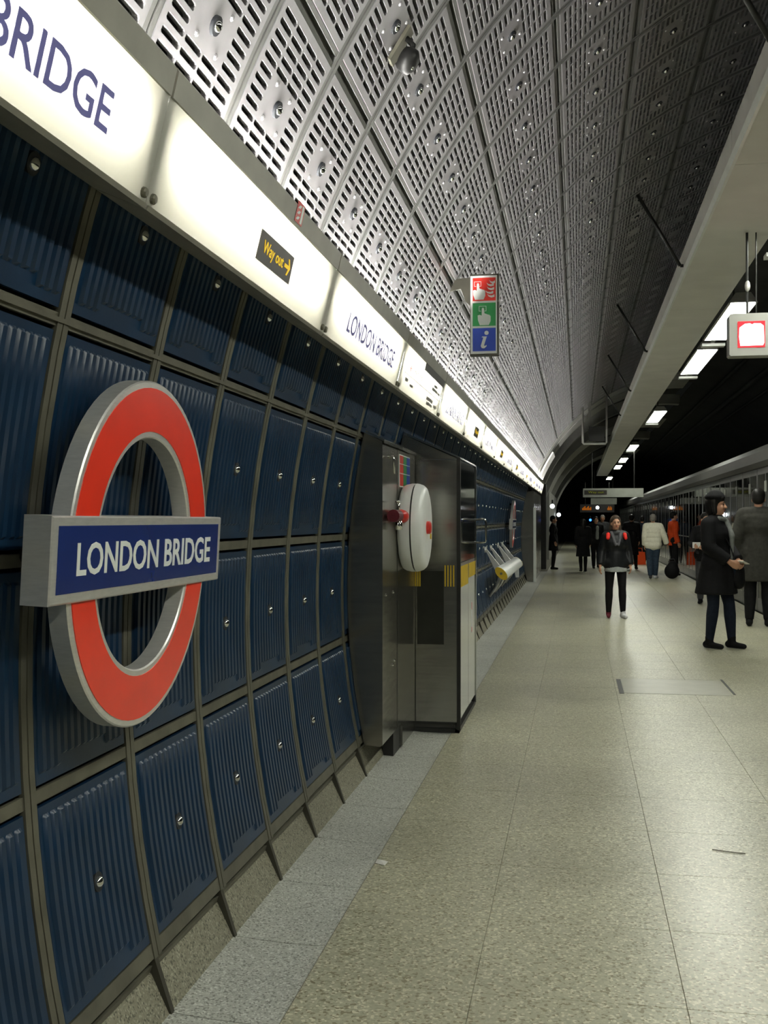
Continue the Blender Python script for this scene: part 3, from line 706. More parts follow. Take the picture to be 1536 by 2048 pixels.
part('door_handle', lp(mb, t), 'chrome', t, True)
# perch seat
t = thing('perch_seat', 'long white perch seat with yellow end cap on four wall arms', 'seat', (-1.08, 15.5, 0.73))
prof = []
for i in range(13):
    a = math.radians(-35 + 250 * i / 12); prof.append((0.085 * math.cos(a) * 1.1, 0.075 * math.sin(a)))
def seatpoly(s):
    s = s * 0.74
    return [(p[0] * s * 0.85 + p[1] * s * 0.55, p[1] * s * 0.95 - p[0] * s * 0.75) for p in [(0.13 * math.cos(2 * PI * i / 20), 0.075 * math.sin(2 * PI * i / 20)) for i in range(20)]]
mb = MB(); mb.prism(seatpoly(1.0), 0.03, 4.4); part('seat', mb, 'white_plastic', t, 'auto')
for y0, y1 in ((0.0, 0.03), (4.4, 4.43)):
    mb = MB(); mb.prism(seatpoly(1.03), y0, y1); part('end_cap', mb, 'yellow', t)
mb = MB(); mb.lathe([(0.02, 0), (0.02, 0.004), (0.015, 0.006)], frame((1, 0, 0), (0, 0, 1), (0, -1, 0), (0.0, -0.0, 0.0)), 10); part('end_screw', mb, 'rail_metal', t)
for y in (0.45, 1.45, 2.95, 4.0):
    mb = MB(); mb.prism([(-0.262, 0.33), (-0.235, 0.33), (-0.03, 0.07), (-0.06, -0.02), (-0.12, 0.03)], y - 0.03, y + 0.03); mb.lathe([(0.045, 0), (0.04, 0.03), (0.02, 0.035)], frame((0, 1, 0), (0, 0, 1), (1, 0, 0), (-0.275, y, 0.33)), 12)
    part('arm', mb, 'silver', t)
    mb = MB(); mb.tube([(-0.03, y, -0.04), (-0.10, y, -0.22), (-0.205, y, -0.36)], [0.03, 0.022, 0.02], 10); part('strut', mb, 'silver', t, True)
# far steel cladding and the openings beyond
t = thing('end_cladding', 'tall steel cladding cabinet with pale front edge where blue panels end', 'cabinet', (-1.02, 26.1, 0))
mb = MB(); mb.prism([(-1.04, 0.0), (-1.04, 2.2)] + [(wallx(2.2 - 0.22 * i, 0.012), 2.2 - 0.22 * i) for i in range(11)], 26.31, 31.3); part('body', lp(mb, t), 'steel', t)
mb = MB(); mb.box((-1.05, 26.19, 0.0), (-0.99, 26.31, 1.80)); part('edge_strip', lp(mb, t), 'sign_white', t)
for y in (27.3, 28.6, 29.9): 
    mb = MB(); mb.box((-1.04, y, 0.1), (-1.035, y + 0.02, 2.1)); part('seam', lp(mb, t), 'black_metal', t)
mb = MB(); mb.box((-1.62, 33.2, 0.0), (-0.95, 34.0, 2.6)); tag(part('passage_portal', mb, 'black_metal'), 'dark portal wall at the near side of the cross passage opening', 'wall')
mb = MB(); mb.box((-1.62, 41.0, 0.0), (-1.05, 55.0, 2.6)); tag(part('passage_portal', mb, 'grey_paint'), 'grey wall beyond the cross passage opening', 'wall')
mb = MB(); mb.box((-1.35, 22.6, 0.30), (-1.22, 22.9, 0.50)); tag(part('wall_box', mb, 'white_plastic'), 'small white box low on the blue wall beyond the perch seat', 'box')

# ------------------------------------------------------------------ hanging fire and information sign
HX0, HX1, HY, HZ0, HZ1 = -0.715, -0.535, 7.3, 2.63, 3.16
t = thing('hanging_sign', 'hanging sign with fire alarm, help button and information pictograms', 'sign', ((HX0 + HX1) / 2, HY, HZ0))
w = HX1 - HX0; H = HZ1 - HZ0
mb = MB(); mb.box((-w / 2 - 0.004, 0.0, -0.012), (w / 2 + 0.012, 0.06, H + 0.012)); part('casing', mb, 'post_metal', t)
mb = MB(); mb.box((-w / 2, -0.004, 0.0), (w / 2, 0.0, H)); part('white_border', mb, 'sign_white', t)
MF = frame((1, 0, 0), (0, 0, 1), (0, -1, 0), (0, -0.004, 0))
fh = 0.157; fw = 0.156
def circ(cx, cy, r, n=20, sx=1.0): return [(cx + r * sx * math.cos(2 * PI * i / n), cy + r * math.sin(2 * PI * i / n)) for i in range(n)]
def hand(mb, M, cx, cy, s):
    P = [(-0.030, -0.062), (-0.042, -0.030), (-0.044, 0.002), (-0.030, 0.006), (-0.018, 0.000), (-0.017, 0.046), (-0.010, 0.052), (-0.003, 0.046), (0.000, 0.014), (0.012, 0.010), (0.022, 0.006), (0.032, 0.004), (0.040, -0.006), (0.040, -0.036), (0.028, -0.062)]
    mb.extrude([(cx + a * s, cy + b * s) for a, b in P], M, 0.0012)
    for (a, b, c, d) in ((-0.036, 0.028, -0.033, 0.062), (0.009, 0.028, 0.012, 0.062), (-0.036, 0.059, 0.012, 0.062), (-0.036, 0.028, -0.022, 0.031), (0.0, 0.028, 0.012, 0.031)):
        mb.extrude([(cx + a * s, cy + b * s), (cx + c * s, cy + b * s), (cx + c * s, cy + d * s), (cx + a * s, cy + d * s)], M, 0.0012)
for i, (m, zc) in enumerate((('info_blue', 0.095), ('sign_green', 0.266), ('safety_red', 0.437))):
    M = MF @ Matrix.Translation((0.003, zc, 0))
    mb = MB(); mb.extrude([(-fw / 2, -fh / 2), (fw / 2, -fh / 2), (fw / 2, fh / 2), (-fw / 2, fh / 2)], M, 0.0015); f = part('pictogram_field', mb, m, t)
    M2 = M @ Matrix.Translation((0, 0, 0.0015)); mb = MB()
    if i == 0:
        mb.extrude(circ(0.016, 0.045, 0.0145), M2, 0.0012)
        mb.extrude([(-0.018, 0.016), (-0.012, 0.021), (0.018, 0.021), (-0.001, -0.040), (0.006, -0.044), (0.016, -0.036), (0.016, -0.046), (0.0, -0.060), (-0.016, -0.058), (-0.024, -0.044), (-0.006, 0.014)], M2, 0.0012)
    elif i == 1: hand(mb, M2, 0.002, -0.008, 1.05)
    else:
        hand(mb, M2, -0.032, -0.008, 1.0)
        for (fx, fy, sx) in ((0.052, 0.048, 0.7), (0.040, 0.030, 1.0), (0.042, 0.004, 1.0), (0.036, -0.022, 1.2), (0.044, -0.046, 1.0)):
            mb.extrude([(fx - 0.024 * sx, fy + 0.014), (fx - 0.010 * sx, fy + 0.004), (fx + 0.008, fy + 0.002), (min(0.073, fx + 0.026), fy + 0.010), (min(0.073, fx + 0.026), fy - 0.008), (fx + 0.004, fy - 0.012), (fx - 0.014 * sx, fy - 0.004)], M2, 0.0012)
    part('pictogram', mb, 'sign_white', f)
mb = MB(); mb.extrude([(-0.235, H - 0.09), (-0.20, H - 0.005), (-w / 2, H + 0.0), (-w / 2, H - 0.20), (-0.13, H - 0.16), (-0.16, H - 0.075)], frame((1, 0, 0), (0, 0, 1), (0, -1, 0), (0, 0.05, 0)), 0.012)
part('bracket', mb, 'post_metal', t)

# ------------------------------------------------------------------ ceiling camera pod
th = math.radians(32.7); x, z = cp(th, R - 0.004)
t = thing('ceiling_speaker', 'small dark round speaker pod clipped to the slotted ceiling panels', 'speaker', (x, 4.14, z))
n_ = Vector((math.cos(th), 0, -math.sin(th))); tt = Vector((math.sin(th), 0, math.cos(th)))
M = frame((0, 1, 0), tt, n_, (0, 0, 0))
mb = MB(); mb.box((-0.035, -0.05, 0.0), (0.035, 0.10, 0.014), M); part('mount', mb, 'rail_metal', t)
mb = MB(); mb.tube([M @ Vector((0, 0.06, 0.012)), M @ Vector((0, 0.05, 0.05)), M @ Vector((0, 0.0, 0.07))], 0.012, 8); part('arm', mb, 'black_metal', t, True)
mb = MB(); mb.lathe([(0.02, 0.035), (0.045, 0.04), (0.052, 0.06), (0.050, 0.085), (0.03, 0.10), (0.001, 0.104)], M @ Matrix.Translation((0, -0.01, 0)), 20); part('pod', mb, 'black_metal', t, True)
mb = MB(); mb.ball(tuple(M @ Vector((-0.01, -0.03, 0.098))), 0.008); part('lens', mb, 'chrome', t, True)

# ------------------------------------------------------------------ cable tray beam, hangers, luminaires
ZB = 3.83; XL, XR = 1.0, 1.555
t = thing('cable_beam', 'long pale grey boxed beam hung below the vault on rods', 'beam', (XL, 5.0, ZB))
ys = [3.0, 7.33, 12.3, 17.3, 22.3, 27.3, 32.3, 37.3, 42.3, 47.3, 52.0, 58.0]
for a, b in zip(ys[:-1], ys[1:]):
    mb = MB(); mb.prism([(XL, ZB + 0.015), (XL + 0.015, ZB), (XR, ZB), (XR, ZB + 0.25), (XL, ZB + 0.25)], a + 0.004, b - 0.004); part('casing', lp(mb, t), 'beam_paint', t)
mb = MB(); mb.prism([(XL - 0.022, ZB + 0.03), (XL - 0.004, ZB - 0.006), (XL + 0.016, ZB - 0.006), (XL + 0.016, ZB - 0.001), (XL - 0.001, ZB + 0.014), (XL - 0.001, ZB + 0.03)], 3.0, 58.0); part('edge_strip', lp(mb, t), 'sign_white', t)
for i, y in enumerate((5.7, 10.6, 15.9, 20.7, 25.5)):
    x0, z0 = cp(math.radians(57.6), R - 0.002)
    mb = MB(); mb.tube([(x0, y - 0.1, z0), (XL - 0.03, y, ZB + 0.10)], 0.016, 8); mb.tube([(XL - 0.03, y, ZB + 0.10), (XL - 0.001, y, ZB + 0.10)], 0.016, 8)
    tag(part('hanger_rod', mb, 'black_metal', smooth=True), 'thin dark rod from slotted ceiling down to the grey beam', 'rod', 'beam hanger rods')
LX0, LX1, LZ = 1.60, 1.86, 3.80
def luminaire(y0, y1):
    r = thing('luminaire', 'bright white strip luminaire hung beside the grey beam', 'ceiling light', ((LX0 + LX1) / 2, y0, LZ), 0, 'strip luminaires beside the beam')
    L = y1 - y0; w = (LX1 - LX0) / 2
    mb = MB(); mb.prism([(-w - 0.02, 0.0), (-w, -0.012), (-w, 0.004), (w, 0.004), (w, -0.012), (w + 0.02, 0.0), (w * 0.6, 0.11), (-w * 0.6, 0.11)], 0, L); part('casing', mb, 'grey_paint', r)
    mb = MB(); mb.box((-w + 0.004, 0.02, -0.006), (w - 0.004, L - 0.02, 0.003)); part('lens', mb, 'luminaire_light', r)
    mb = MB(); mb.tube([(0, L * 0.3, 0.1), (0, L * 0.3, 0.6)], 0.012, 6); part('hanger', mb, 'black_metal', r)
    mb = MB(); mb.prism([(-w, -0.035), (w + 0.03, -0.035), (w + 0.03, 0.0), (-w, 0.0)], L + 0.25, L + 0.40); part('reflector_vane', mb, 'white_plastic', r)
    mb = MB(); mb.box((-0.02, L - 0.01, 0.0), (0.02, L + 0.42, 0.02)); part('vane_arm', mb, 'grey_paint', r)
for y0, y1 in ((-5.2, -2.8), (-1.0, 1.4), (2.0, 4.4), (7.0, 9.4), (11.85, 14.25), (15.05, 17.5), (23.4, 26.0), (33.9, 36.4), (41.0, 43.4), (46.4, 49.0), (59, 62)):
    luminaire(y0, y1)
# red signal box
t = thing('signal_box', 'square grey hanging box with a glaring red lit screen', 'display', (1.375, 9.0, 2.97))
mb = MB(); c = 0.03
c = 0.012
rr = [(-0.17 + c, -0.15), (0.17 - c, -0.15), (0.17, -0.15 + c), (0.17, 0.19 - c), (0.17 - c, 0.19), (-0.17 + c, 0.19), (-0.17, 0.19 - c), (-0.17, -0.15 + c)]
mb.extrude([(a, b) for a, b in rr], frame((1, 0, 0), (0, 0, 1), (0, -1, 0), (0, 0.16, 0)), 0.16); part('casing', mb, 'grey_paint', t)
mb = MB(); mb.extrude([(-0.105, -0.085), (0.105, -0.085), (0.105, 0.125), (-0.105, 0.125)], frame((1, 0, 0), (0, 0, 1), (0, -1, 0), (0, 0, 0)), 0.004); part('screen', mb, 'led_red', t)
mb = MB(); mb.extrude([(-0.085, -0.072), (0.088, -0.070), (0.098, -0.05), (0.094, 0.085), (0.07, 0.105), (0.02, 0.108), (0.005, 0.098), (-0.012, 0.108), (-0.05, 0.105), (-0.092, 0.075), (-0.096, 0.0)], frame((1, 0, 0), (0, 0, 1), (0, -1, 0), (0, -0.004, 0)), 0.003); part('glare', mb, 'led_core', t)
mb = MB(); mb.tube([(-0.02, 0.08, 0.18), (-0.02, 0.08, 0.857)], 0.011, 8); mb.tube([(0.05, 0.08, 0.18), (0.05, 0.08, 0.857)], 0.006, 8); part('stem', mb, 'black_metal', t)
mb = MB(); mb.ball((-0.02, 0.06, 0.42), (0.022, 0.022, 0.045)); part('joint', mb, 'silver', t, True)
# hanging frame under the vault
t = thing('monitor_hanger', 'open grey metal frame with a dark monitor hung from the vault', 'frame', (0.42, 27.0, 3.38))
mb = MB(); mb.tube([(-0.29, 0, 1.1), (-0.29, 0, 0.03), (-0.26, 0, 0.0), (0.26, 0, 0.0), (0.29, 0, 0.03), (0.29, 0, 1.3)], 0.028, 8); part('frame', mb, 'silver', t, True)
mb = MB(); mb.box((-0.12, 0.02, 0.08), (0.22, 0.28, 0.40)); mb.box((-0.14, -0.01, 0.06), (0.24, 0.02, 0.42)); part('monitor', mb, 'black_metal', t)
mb = MB(); mb.box((-0.15, 0.1, 0.4), (-0.09, 0.16, 1.1)); part('post', mb, 'grey_paint', t)
# far hanging signs
def far_sign(x0, x1, y, z0, z1, m, label, rods=True, name='platform_sign'):
    t = thing(name, label, 'sign', ((x0 + x1) / 2, y, z0)); w = (x1 - x0) / 2
    mb = MB(); mb.box((-w, 0, 0), (w, 0.14, z1 - z0)); part('panel', mb, m, t)
    for s in (-1, 1):
        mb = MB(); mb.tube([(s * w * 0.7, 0.07, z1 - z0), (s * w * 0.7, 0.07, z1 - z0 + 1.2)], 0.02, 6); part('rod', mb, 'black_metal', t)
    return t
t = far_sign(0.18, 2.12, 36.0, 2.25, 2.54, 'grey_sign', 'wide hanging sign with a black Way out field above the platform')
mb = MB(); mb.box((-0.93, -0.006, 0.08), (-0.20, 0.0, 0.23)); part('exit_field', mb, 'sign_black', t)
part('lettering', text_mb('Way out', 0.5, 0.09, frame((1, 0, 0), (0, 0, 1), (0, -1, 0), (-0.55, -0.006, 0.155)), 0.002), 'exit_glow', t)
far_sign(0.55, 1.62, 46.0, 2.16, 2.42, 'grey_sign', 'plain narrow grey hanging sign below the Way out sign')
t = far_sign(0.14, 1.98, 60.0, 1.92, 2.36, 'sign_black', 'black train indicator with dim orange characters')
for a, b in ((-0.8, -0.3), (0.55, 0.8)):
    mb = MB(); n = 8
    for k in range(n):
        x = a + (b - a) * k / n; mb.box((x, -0.006, 0.12), (x + (b - a) / n * 0.7, 0.0, 0.12 + 0.12 + 0.05 * (k % 3)))
    part('led_line', mb, 'led_amber', t)
def lamp(x, y, z, r, m, label):
    t = thing('globe_lamp', label, 'lamp', (x, y, z)); mb = MB(); mb.ball((0, 0, 0), r, 14, 8); part('globe', mb, m, t, True)
    mb = MB(); mb.tube([(0, 0.02, r * 0.8), (0, 0.05, r + 0.15)], 0.03, 8); part('stem', mb, 'black_metal', t)
lamp(1.03, 57.5, 2.15, 0.085, 'lamp_white', 'round white lamp in front of the black train indicator')
lamp(0.70, 60.5, 1.50, 0.07, 'lamp_blue', 'small blue lamp above the crowd')
lamp(-0.90, 39.5, 2.0, 0.08, 'lamp_white', 'white globe lamp on the wall by the passage')
lamp(-0.88, 52.0, 1.75, 0.09, 'lamp_white', 'lower white globe lamp by the grey wall beyond the passage')
# litter
mb = MB(); mb.add([(-0.87, 4.62, 0.004), (-0.825, 4.60, 0.002), (-0.815, 4.63, 0.010), (-0.835, 4.655, 0.006), (-0.868, 4.65, 0.012), (-0.85, 4.63, 0.016)], [(0, 1, 5), (1, 2, 5), (2, 3, 5), (3, 4, 5), (4, 0, 5), (4, 3, 2, 1, 0)])
tag(part('paper_scrap', mb, 'paper'), 'crumpled white paper scrap on floor by the drain strip', 'litter')
mb = MB(); mb.tube([(0.60, 5.08, 0.004), (0.70, 5.05, 0.004), (0.74, 5.05, 0.003)], 0.0025, 6)
tag(part('stick', mb, 'joint_dark'), 'thin dark stick lying on the floor tiles', 'litter')

# ------------------------------------------------------------------ people
def remeshed(name, mb, m, parent, vox, smooth=4):
    o = part(name, mb, m, parent)
    r = o.modifiers.new('remesh', 'REMESH'); r.mode = 'VOXEL'; r.voxel_size = vox; r.use_smooth_shade = True
    s = o.modifiers.new('smooth', 'SMOOTH'); s.factor = 0.5; s.iterations = smooth
    return o
def V(*a): return Vector(a)
def person(label, x, y, rz, height, J=None, head_yaw=0, head_tilt=0, skin='skin_light', hair='hair_black', hair_style='short', tops=(), trousers=('cloth_black', 0.012), shoes='cloth_black',
           coat=None, vox=0.0085, extras=None, group=None, hat=None):
    """coat = (material, hem height, hem radius, sleeve thickness)"""
    t = thing('person', label, 'person', (x, y, 0.0), rz, group); sc = height / 1.70
    j = dict(pel=V(0, 0, 0.93), ch=V(0, 0.0, 1.22), nk=V(0, 0.005, 1.43), sR=V(-0.175, 0.01, 1.385), sL=V(0.175, 0.01, 1.385), eR=V(-0.215, 0.03, 1.12), eL=V(0.215, 0.03, 1.12),
             wR=V(-0.215, -0.05, 0.88), wL=V(0.215, -0.05, 0.88), hR=V(-0.09, 0, 0.90), hL=V(0.09, 0, 0.90), kR=V(-0.10, -0.02, 0.49), kL=V(0.10, -0.02, 0.49), aR=V(-0.10, 0.02, 0.085), aL=V(0.10, 0.02, 0.085), fR=V(-0.02, -1, 0), fL=V(0.02, -1, 0))
    for k, v in (J or {}).items(): j[k] = V(*v)
    SC = Matrix.Scale(sc, 4)
    def fin(mb): mb.v = [tuple(SC @ Vector(v)) for v in mb.v]; return mb
    b = MB()
    def torso(m, g, lo=None):
        m.capsule(j['hR'] + V(0.015, 0, 0.02), 0.115 + g, j['hL'] + V(-0.015, 0, 0.02), 0.115 + g, 0.85)
        m.capsule(j['pel'], 0.125 + g, j['ch'] + V(0, 0, -0.02), 0.130 + g, 0.75)
        m.capsule(j['ch'] + V(-0.05, 0, 0.03), 0.115 + g, j['ch'] + V(0.05, 0, 0.03), 0.115 + g, 0.95)
        m.capsule(j['sR'] + V(0.06, 0, -0.06), 0.085 + g, j['sL'] + V(-0.06, 0, -0.06), 0.085 + g)
        m.capsule(j['sR'], 0.055 + g, j['nk'] + V(0, 0, -0.03), 0.06 + g); m.capsule(j['sL'], 0.055 + g, j['nk'] + V(0, 0, -0.03), 0.06 + g)
    def arm(m, s, g, cuff=False):
        m.capsule(j['s' + s], 0.055 + g, j['e' + s], 0.042 + g)
        e, w = j['e' + s], j['w' + s]
        if cuff: w = e + (w - e) * 0.97
        m.capsule(e, 0.042 + g, w, (0.030 if not cuff else 0.034) + g, flat1=cuff)
    def leg(m, s, g, cuff=False):
        m.capsule(j['h' + s], 0.088 + g, j['k' + s], 0.056 + g)
        k, a = j['k' + s], j['a' + s]
        mid = k + (a - k) * 0.3
        m.capsule(k, 0.056 + g, mid, 0.058 + g); m.capsule(mid, 0.058 + g, a, 0.036 + g, flat1=cuff)
    torso(b, 0.0); arm(b, 'R', 0); arm(b, 'L', 0); leg(b, 'R', 0); leg(b, 'L', 0)
    for s in 'RL':
        f = j['f' + s].normalized(); a = j['a' + s]
        b.capsule(a + V(0, 0, -0.03) - f * 0.03, 0.035, a + f * 0.13 + V(0, 0, -0.055), 0.028)
        # hand: palm, four fingers of unequal length, thumb from the side of the palm
        w, e = j['w' + s], j['e' + s]; d = (w - e).normalized(); sx = 1 if s == 'R' else -1
        side = d.cross(V(sx, 0, 0)); side = side.normalized() if side.length > 0.2 else V(0, -1, 0)
        if side.y > 0 and abs(d.z) > 0.5: side = -side
        palm_n = d.cross(side).normalized()
        if palm_n.x * sx < 0: palm_n = -palm_n
        pc = w + d * 0.075
        for q in (-0.024, 0.0, 0.024): b.capsule(w + d * 0.015 + side * q * 0.6, 0.017, pc + side * q, 0.016)
        for q, L in ((0.032, 0.066), (0.011, 0.076), (-0.011, 0.070), (-0.032, 0.054)):
            p0 = pc + side * q + d * 0.006; p1 = p0 + d * L * 0.5 + palm_n * 0.012; p2 = p1 + d * L * 0.38 + palm_n * 0.026
            b.capsule(p0, 0.0095, p1, 0.009, n=8); b.capsule(p1, 0.009, p2, 0.008, n=8)
        p0 = w + d * 0.03 + side * 0.026; p1 = p0 + d * 0.035 + side * 0.022 + palm_n * 0.008; p2 = p1 + d * 0.032 + side * 0.004 + palm_n * 0.010
        b.capsule(p0, 0.012, p1, 0.011, n=8); b.capsule(p1, 0.011, p2, 0.009, n=8)
    HC = j['nk'] + V(0, -0.012, 0.155); HM = Matrix.Translation(HC) @ Matrix.Rotation(head_yaw, 4, 'Z') @ Matrix.Rotation(head_tilt, 4, 'X')
    b.capsule(j['nk'] + V(0, 0, -0.05), 0.056, HC + V(0, 0.012, -0.04), 0.052)
    b.ball((0, 0.012, 0.03), (0.074, 0.092, 0.088), M=HM); b.ball((0, -0.018, -0.035), (0.060, 0.068, 0.078), M=HM); b.ball((0, -0.050, -0.090), (0.030, 0.028, 0.024), M=HM)
    b.capsule((0, -0.083, 0.004), 0.010, (0, -0.102, -0.032), 0.014, M=HM, n=10)
    for s in (-1, 1):
        b.ball((s * 0.073, 0.012, -0.015), (0.012, 0.020, 0.030), M=HM); b.ball((s * 0.030, -0.062, -0.028), (0.026, 0.020, 0.026), M=HM); b.ball((s * 0.026, -0.074, 0.022), (0.024, 0.012, 0.010), M=HM)
    remeshed('body', fin(b), skin, t, vox * sc, 2)
    for s in (-1, 1):
        m = MB(); m.ball((s * 0.028, -0.079, 0.002), (0.013, 0.006, 0.007), 10, 6, M=HM); part('eye', fin(m), 'hair_black', t, True)
        m = MB(); m.capsule((s * 0.014, -0.086, 0.026), 0.0045, (s * 0.044, -0.076, 0.028), 0.003, M=HM, n=6); part('eyebrow', fin(m), hair, t, True)
    m = MB(); m.ball((0, -0.084, -0.062), (0.022, 0.008, 0.008), 10, 6, M=HM); part('mouth', fin(m), 'lip', t, True)
    h = MB(); h.ball((0, 0.024, 0.046), (0.086, 0.098, 0.090), M=HM)
    if hair_style == 'bob':
        for s in (-1, 1): h.capsule((s * 0.072, 0.015, 0.04), 0.030, (s * 0.078, 0.005, -0.085), 0.026, M=HM)
        h.capsule((0, 0.060, 0.02), 0.070, (0, 0.060, -0.075), 0.060, M=HM); h.capsule((-0.045, -0.060, 0.075), 0.026, (0.045, -0.060, 0.075), 0.026, M=HM); h.capsule((-0.04, -0.072, 0.055), 0.014, (0.04, -0.072, 0.055), 0.014, M=HM)
    elif hair_style == 'long':
        for s in (-1, 1): h.capsule((s * 0.074, 0.032, 0.04), 0.022, (s * 0.080, 0.04, -0.17), 0.026, M=HM)
        h.capsule((0, 0.060, 0.02), 0.066, (0, 0.075, -0.17), 0.060, M=HM); h.capsule((-0.02, -0.046, 0.098), 0.016, (0.04, -0.046, 0.096), 0.016, M=HM)
    else:
        h.ball((0, 0.045, 0.0), (0.080, 0.075, 0.075), M=HM)
    remeshed('hair', fin(h), hair, t, 0.011 * sc, 3)
    if hat:
        m = MB(); m.ball((0, 0.02, 0.085), (0.105, 0.115, 0.052), M=HM); m.capsule((0, 0.015, 0.05), 0.090, (0, 0.015, 0.075), 0.094, 1.1, M=HM, flat0=True); remeshed('hat', fin(m), hat, t, 0.012 * sc, 3)
    # clothes
    if trousers:
        m = MB(); g = trousers[1]
        m.capsule(j['hR'] + V(0.015, 0, 0.03), 0.120 + g, j['hL'] + V(-0.015, 0, 0.03), 0.120 + g, 0.88); leg(m, 'R', g, True); leg(m, 'L', g, True)
        remeshed('trousers', fin(m), trousers[0], t, 0.012 * sc)
    sm = shoes if isinstance(shoes, tuple) else (shoes, shoes)
    for s, mt in zip('RL', sm):
        f = j['f' + s].normalized(); a = j['a' + s]; m = MB()
        m.capsule(a + V(0, 0, -0.040) - f * 0.035, 0.042, a + f * 0.145 + V(0, 0, -0.054), 0.029, 1.0); m.capsule(a + V(0, 0, -0.03), 0.044, a + V(0, 0, 0.05), 0.046, flat1=True)
        m.v = [(v[0], v[1], max(v[2], a.z - 0.084)) for v in m.v]
        remeshed('shoe', fin(m), mt, t, 0.010 * sc, 2)
    if coat:
        m = MB(); cmat, hem, hr, g = coat
        torso(m, g); arm(m, 'R', g, True); arm(m, 'L', g, True)
        if hem < 0.95:
            m.capsule(j['pel'] + V(0, 0, 0.10), 0.140 + g, V(j['pel'].x, j['pel'].y, hem), hr, 0.80, n=20, flat1=True)
        m.capsule(j['nk'] + V(0, 0.005, -0.06), 0.085, j['nk'] + V(0, 0.01, 0.02), 0.070, flat1=True)
        remeshed('coat', fin(m), cmat, t, 0.013 * sc)
    if extras: extras(t, j, fin, sc, HM)
    return t

# woman walking towards the camera: leather jacket, red straps
def ex_a(t, j, fin, sc, HM):
    for s in (-1, 1):
        m = MB(); m.capsule((s * 0.135, -0.085, 1.395), 0.036, (s * 0.145, -0.12, 1.335), 0.032, 0.8)
        remeshed('shoulder_strap', fin(m), 'strap_red', t, 0.010)
    m = MB()
    for i in range(12):
        a0 = math.radians(-120 + 240 * i / 11) + PI / 2; m.ball((0.10 * math.cos(a0), 0.015 + 0.085 * math.sin(a0), 1.425 + 0.02 * math.sin(a0)), 0.038, 10, 8)
    for s in (-1, 1): m.capsule((s * 0.075, -0.055, 1.42), 0.034, (s * 0.022, -0.155, 1.22), 0.022)
    remeshed('hood', fin(m), 'hood_grey', t, 0.011)
    m = MB(); m.capsule((0, -0.004, 0.95), 0.165, (0, 0, 0.775), 0.195, 0.82, n=20, flat1=True); remeshed('blouse_hem', fin(m), 'blouse_grey', t, 0.012)
    m = MB(); m.ball((0, 0.18, 1.20), (0.15, 0.10, 0.20)); remeshed('backpack', fin(m), 'cloth_charcoal', t, 0.013)
person('woman in black leather jacket with red shoulder straps walking down the middle of the platform', 0.575, 16.85, 0.12, 1.56,
       J=dict(sR=(-0.150, 0.01, 1.365), sL=(0.150, 0.01, 1.365), kR=(-0.11, -0.01, 0.49), kL=(0.10, -0.05, 0.49), aR=(-0.11, 0.06, 0.085), aL=(0.11, -0.05, 0.085), fR=(-0.15, -1, 0), fL=(0.2, -1, 0), eR=(-0.225, 0.03, 1.12), wR=(-0.265, -0.06, 0.875), eL=(0.215, 0.05, 1.12), wL=(0.235, -0.02, 0.88)),
       hair='hair_brown', hair_style='long', coat=('leather_black', 0.83, 0.190, 0.030), trousers=('cloth_black', 0.008), shoes=('shoe_maroon', 'shoe_white'), extras=ex_a, head_yaw=0.05)
# woman in black coat looking along the platform edge
def ex_b(t, j, fin, sc, HM):
    m = MB(); m.capsule((0.075, -0.085, 1.40), 0.030, (0.045, -0.165, 1.24), 0.034, n=12); m.capsule((0.045, -0.165, 1.24), 0.034, (0.03, -0.170, 0.98), 0.020, 0.8); m.capsule((-0.05, -0.06, 1.43), 0.032, (0.06, -0.07, 1.42), 0.032); remeshed('scarf', fin(m), 'scarf_grey', t, 0.011)
    m = MB(); M = Matrix.Translation((0.02, -0.285, 0.955)) @ Matrix.Rotation(0.25, 4, 'Y'); m.box((-0.075, -0.06, -0.004), (0.075, 0.05, 0.004), M); part('leaflet', fin(m), 'paper', t)
    m = MB(); m.capsule((0.11, -0.23, 0.86), 0.06, (0.10, -0.22, 0.74), 0.085, 0.7); m.tube([(0.05, -0.22, 0.90), (0.0, -0.18, 1.10), (-0.10, -0.06, 1.42)], 0.010, 6); remeshed('shoulder_bag', fin(m), 'cloth_black', t, 0.011)
person('woman in black knee length coat and dark hat turned towards the glass doors', 1.60, 13.1, 0.95, 1.80,
       J=dict(sR=(-0.150, 0.01, 1.365), sL=(0.150, 0.01, 1.365), kR=(-0.10, -0.02, 0.49), kL=(0.10, -0.10, 0.49), aR=(-0.10, 0.03, 0.085), aL=(0.10, -0.13, 0.085), eR=(-0.21, -0.02, 1.12), wR=(-0.10, -0.20, 0.97), eL=(0.21, -0.02, 1.12), wL=(0.11, -0.20, 0.97)),
       hair='hair_black', hair_style='bob', hat='cloth_black', coat=('cloth_black', 0.60, 0.275, 0.034), trousers=('cloth_navy', 0.008), shoes='cloth_black', extras=ex_b, head_yaw=0.35)
# tall person in grey coat, back turned
person('tall person in grey knee length coat with back turned beside the glass doors', 2.52, 15.9, PI - 0.25, 1.93, hair_style='short', coat=('coat_grey', 0.56, 0.225, 0.040), trousers=('cloth_black', 0.018), shoes='cloth_black',
       J=dict(aR=(-0.11, 0.02, 0.085), aL=(0.11, 0.02, 0.085), eR=(-0.25, 0.04, 1.12), wR=(-0.25, -0.06, 0.88), eL=(0.25, 0.04, 1.12), wL=(0.25, -0.06, 0.88)))
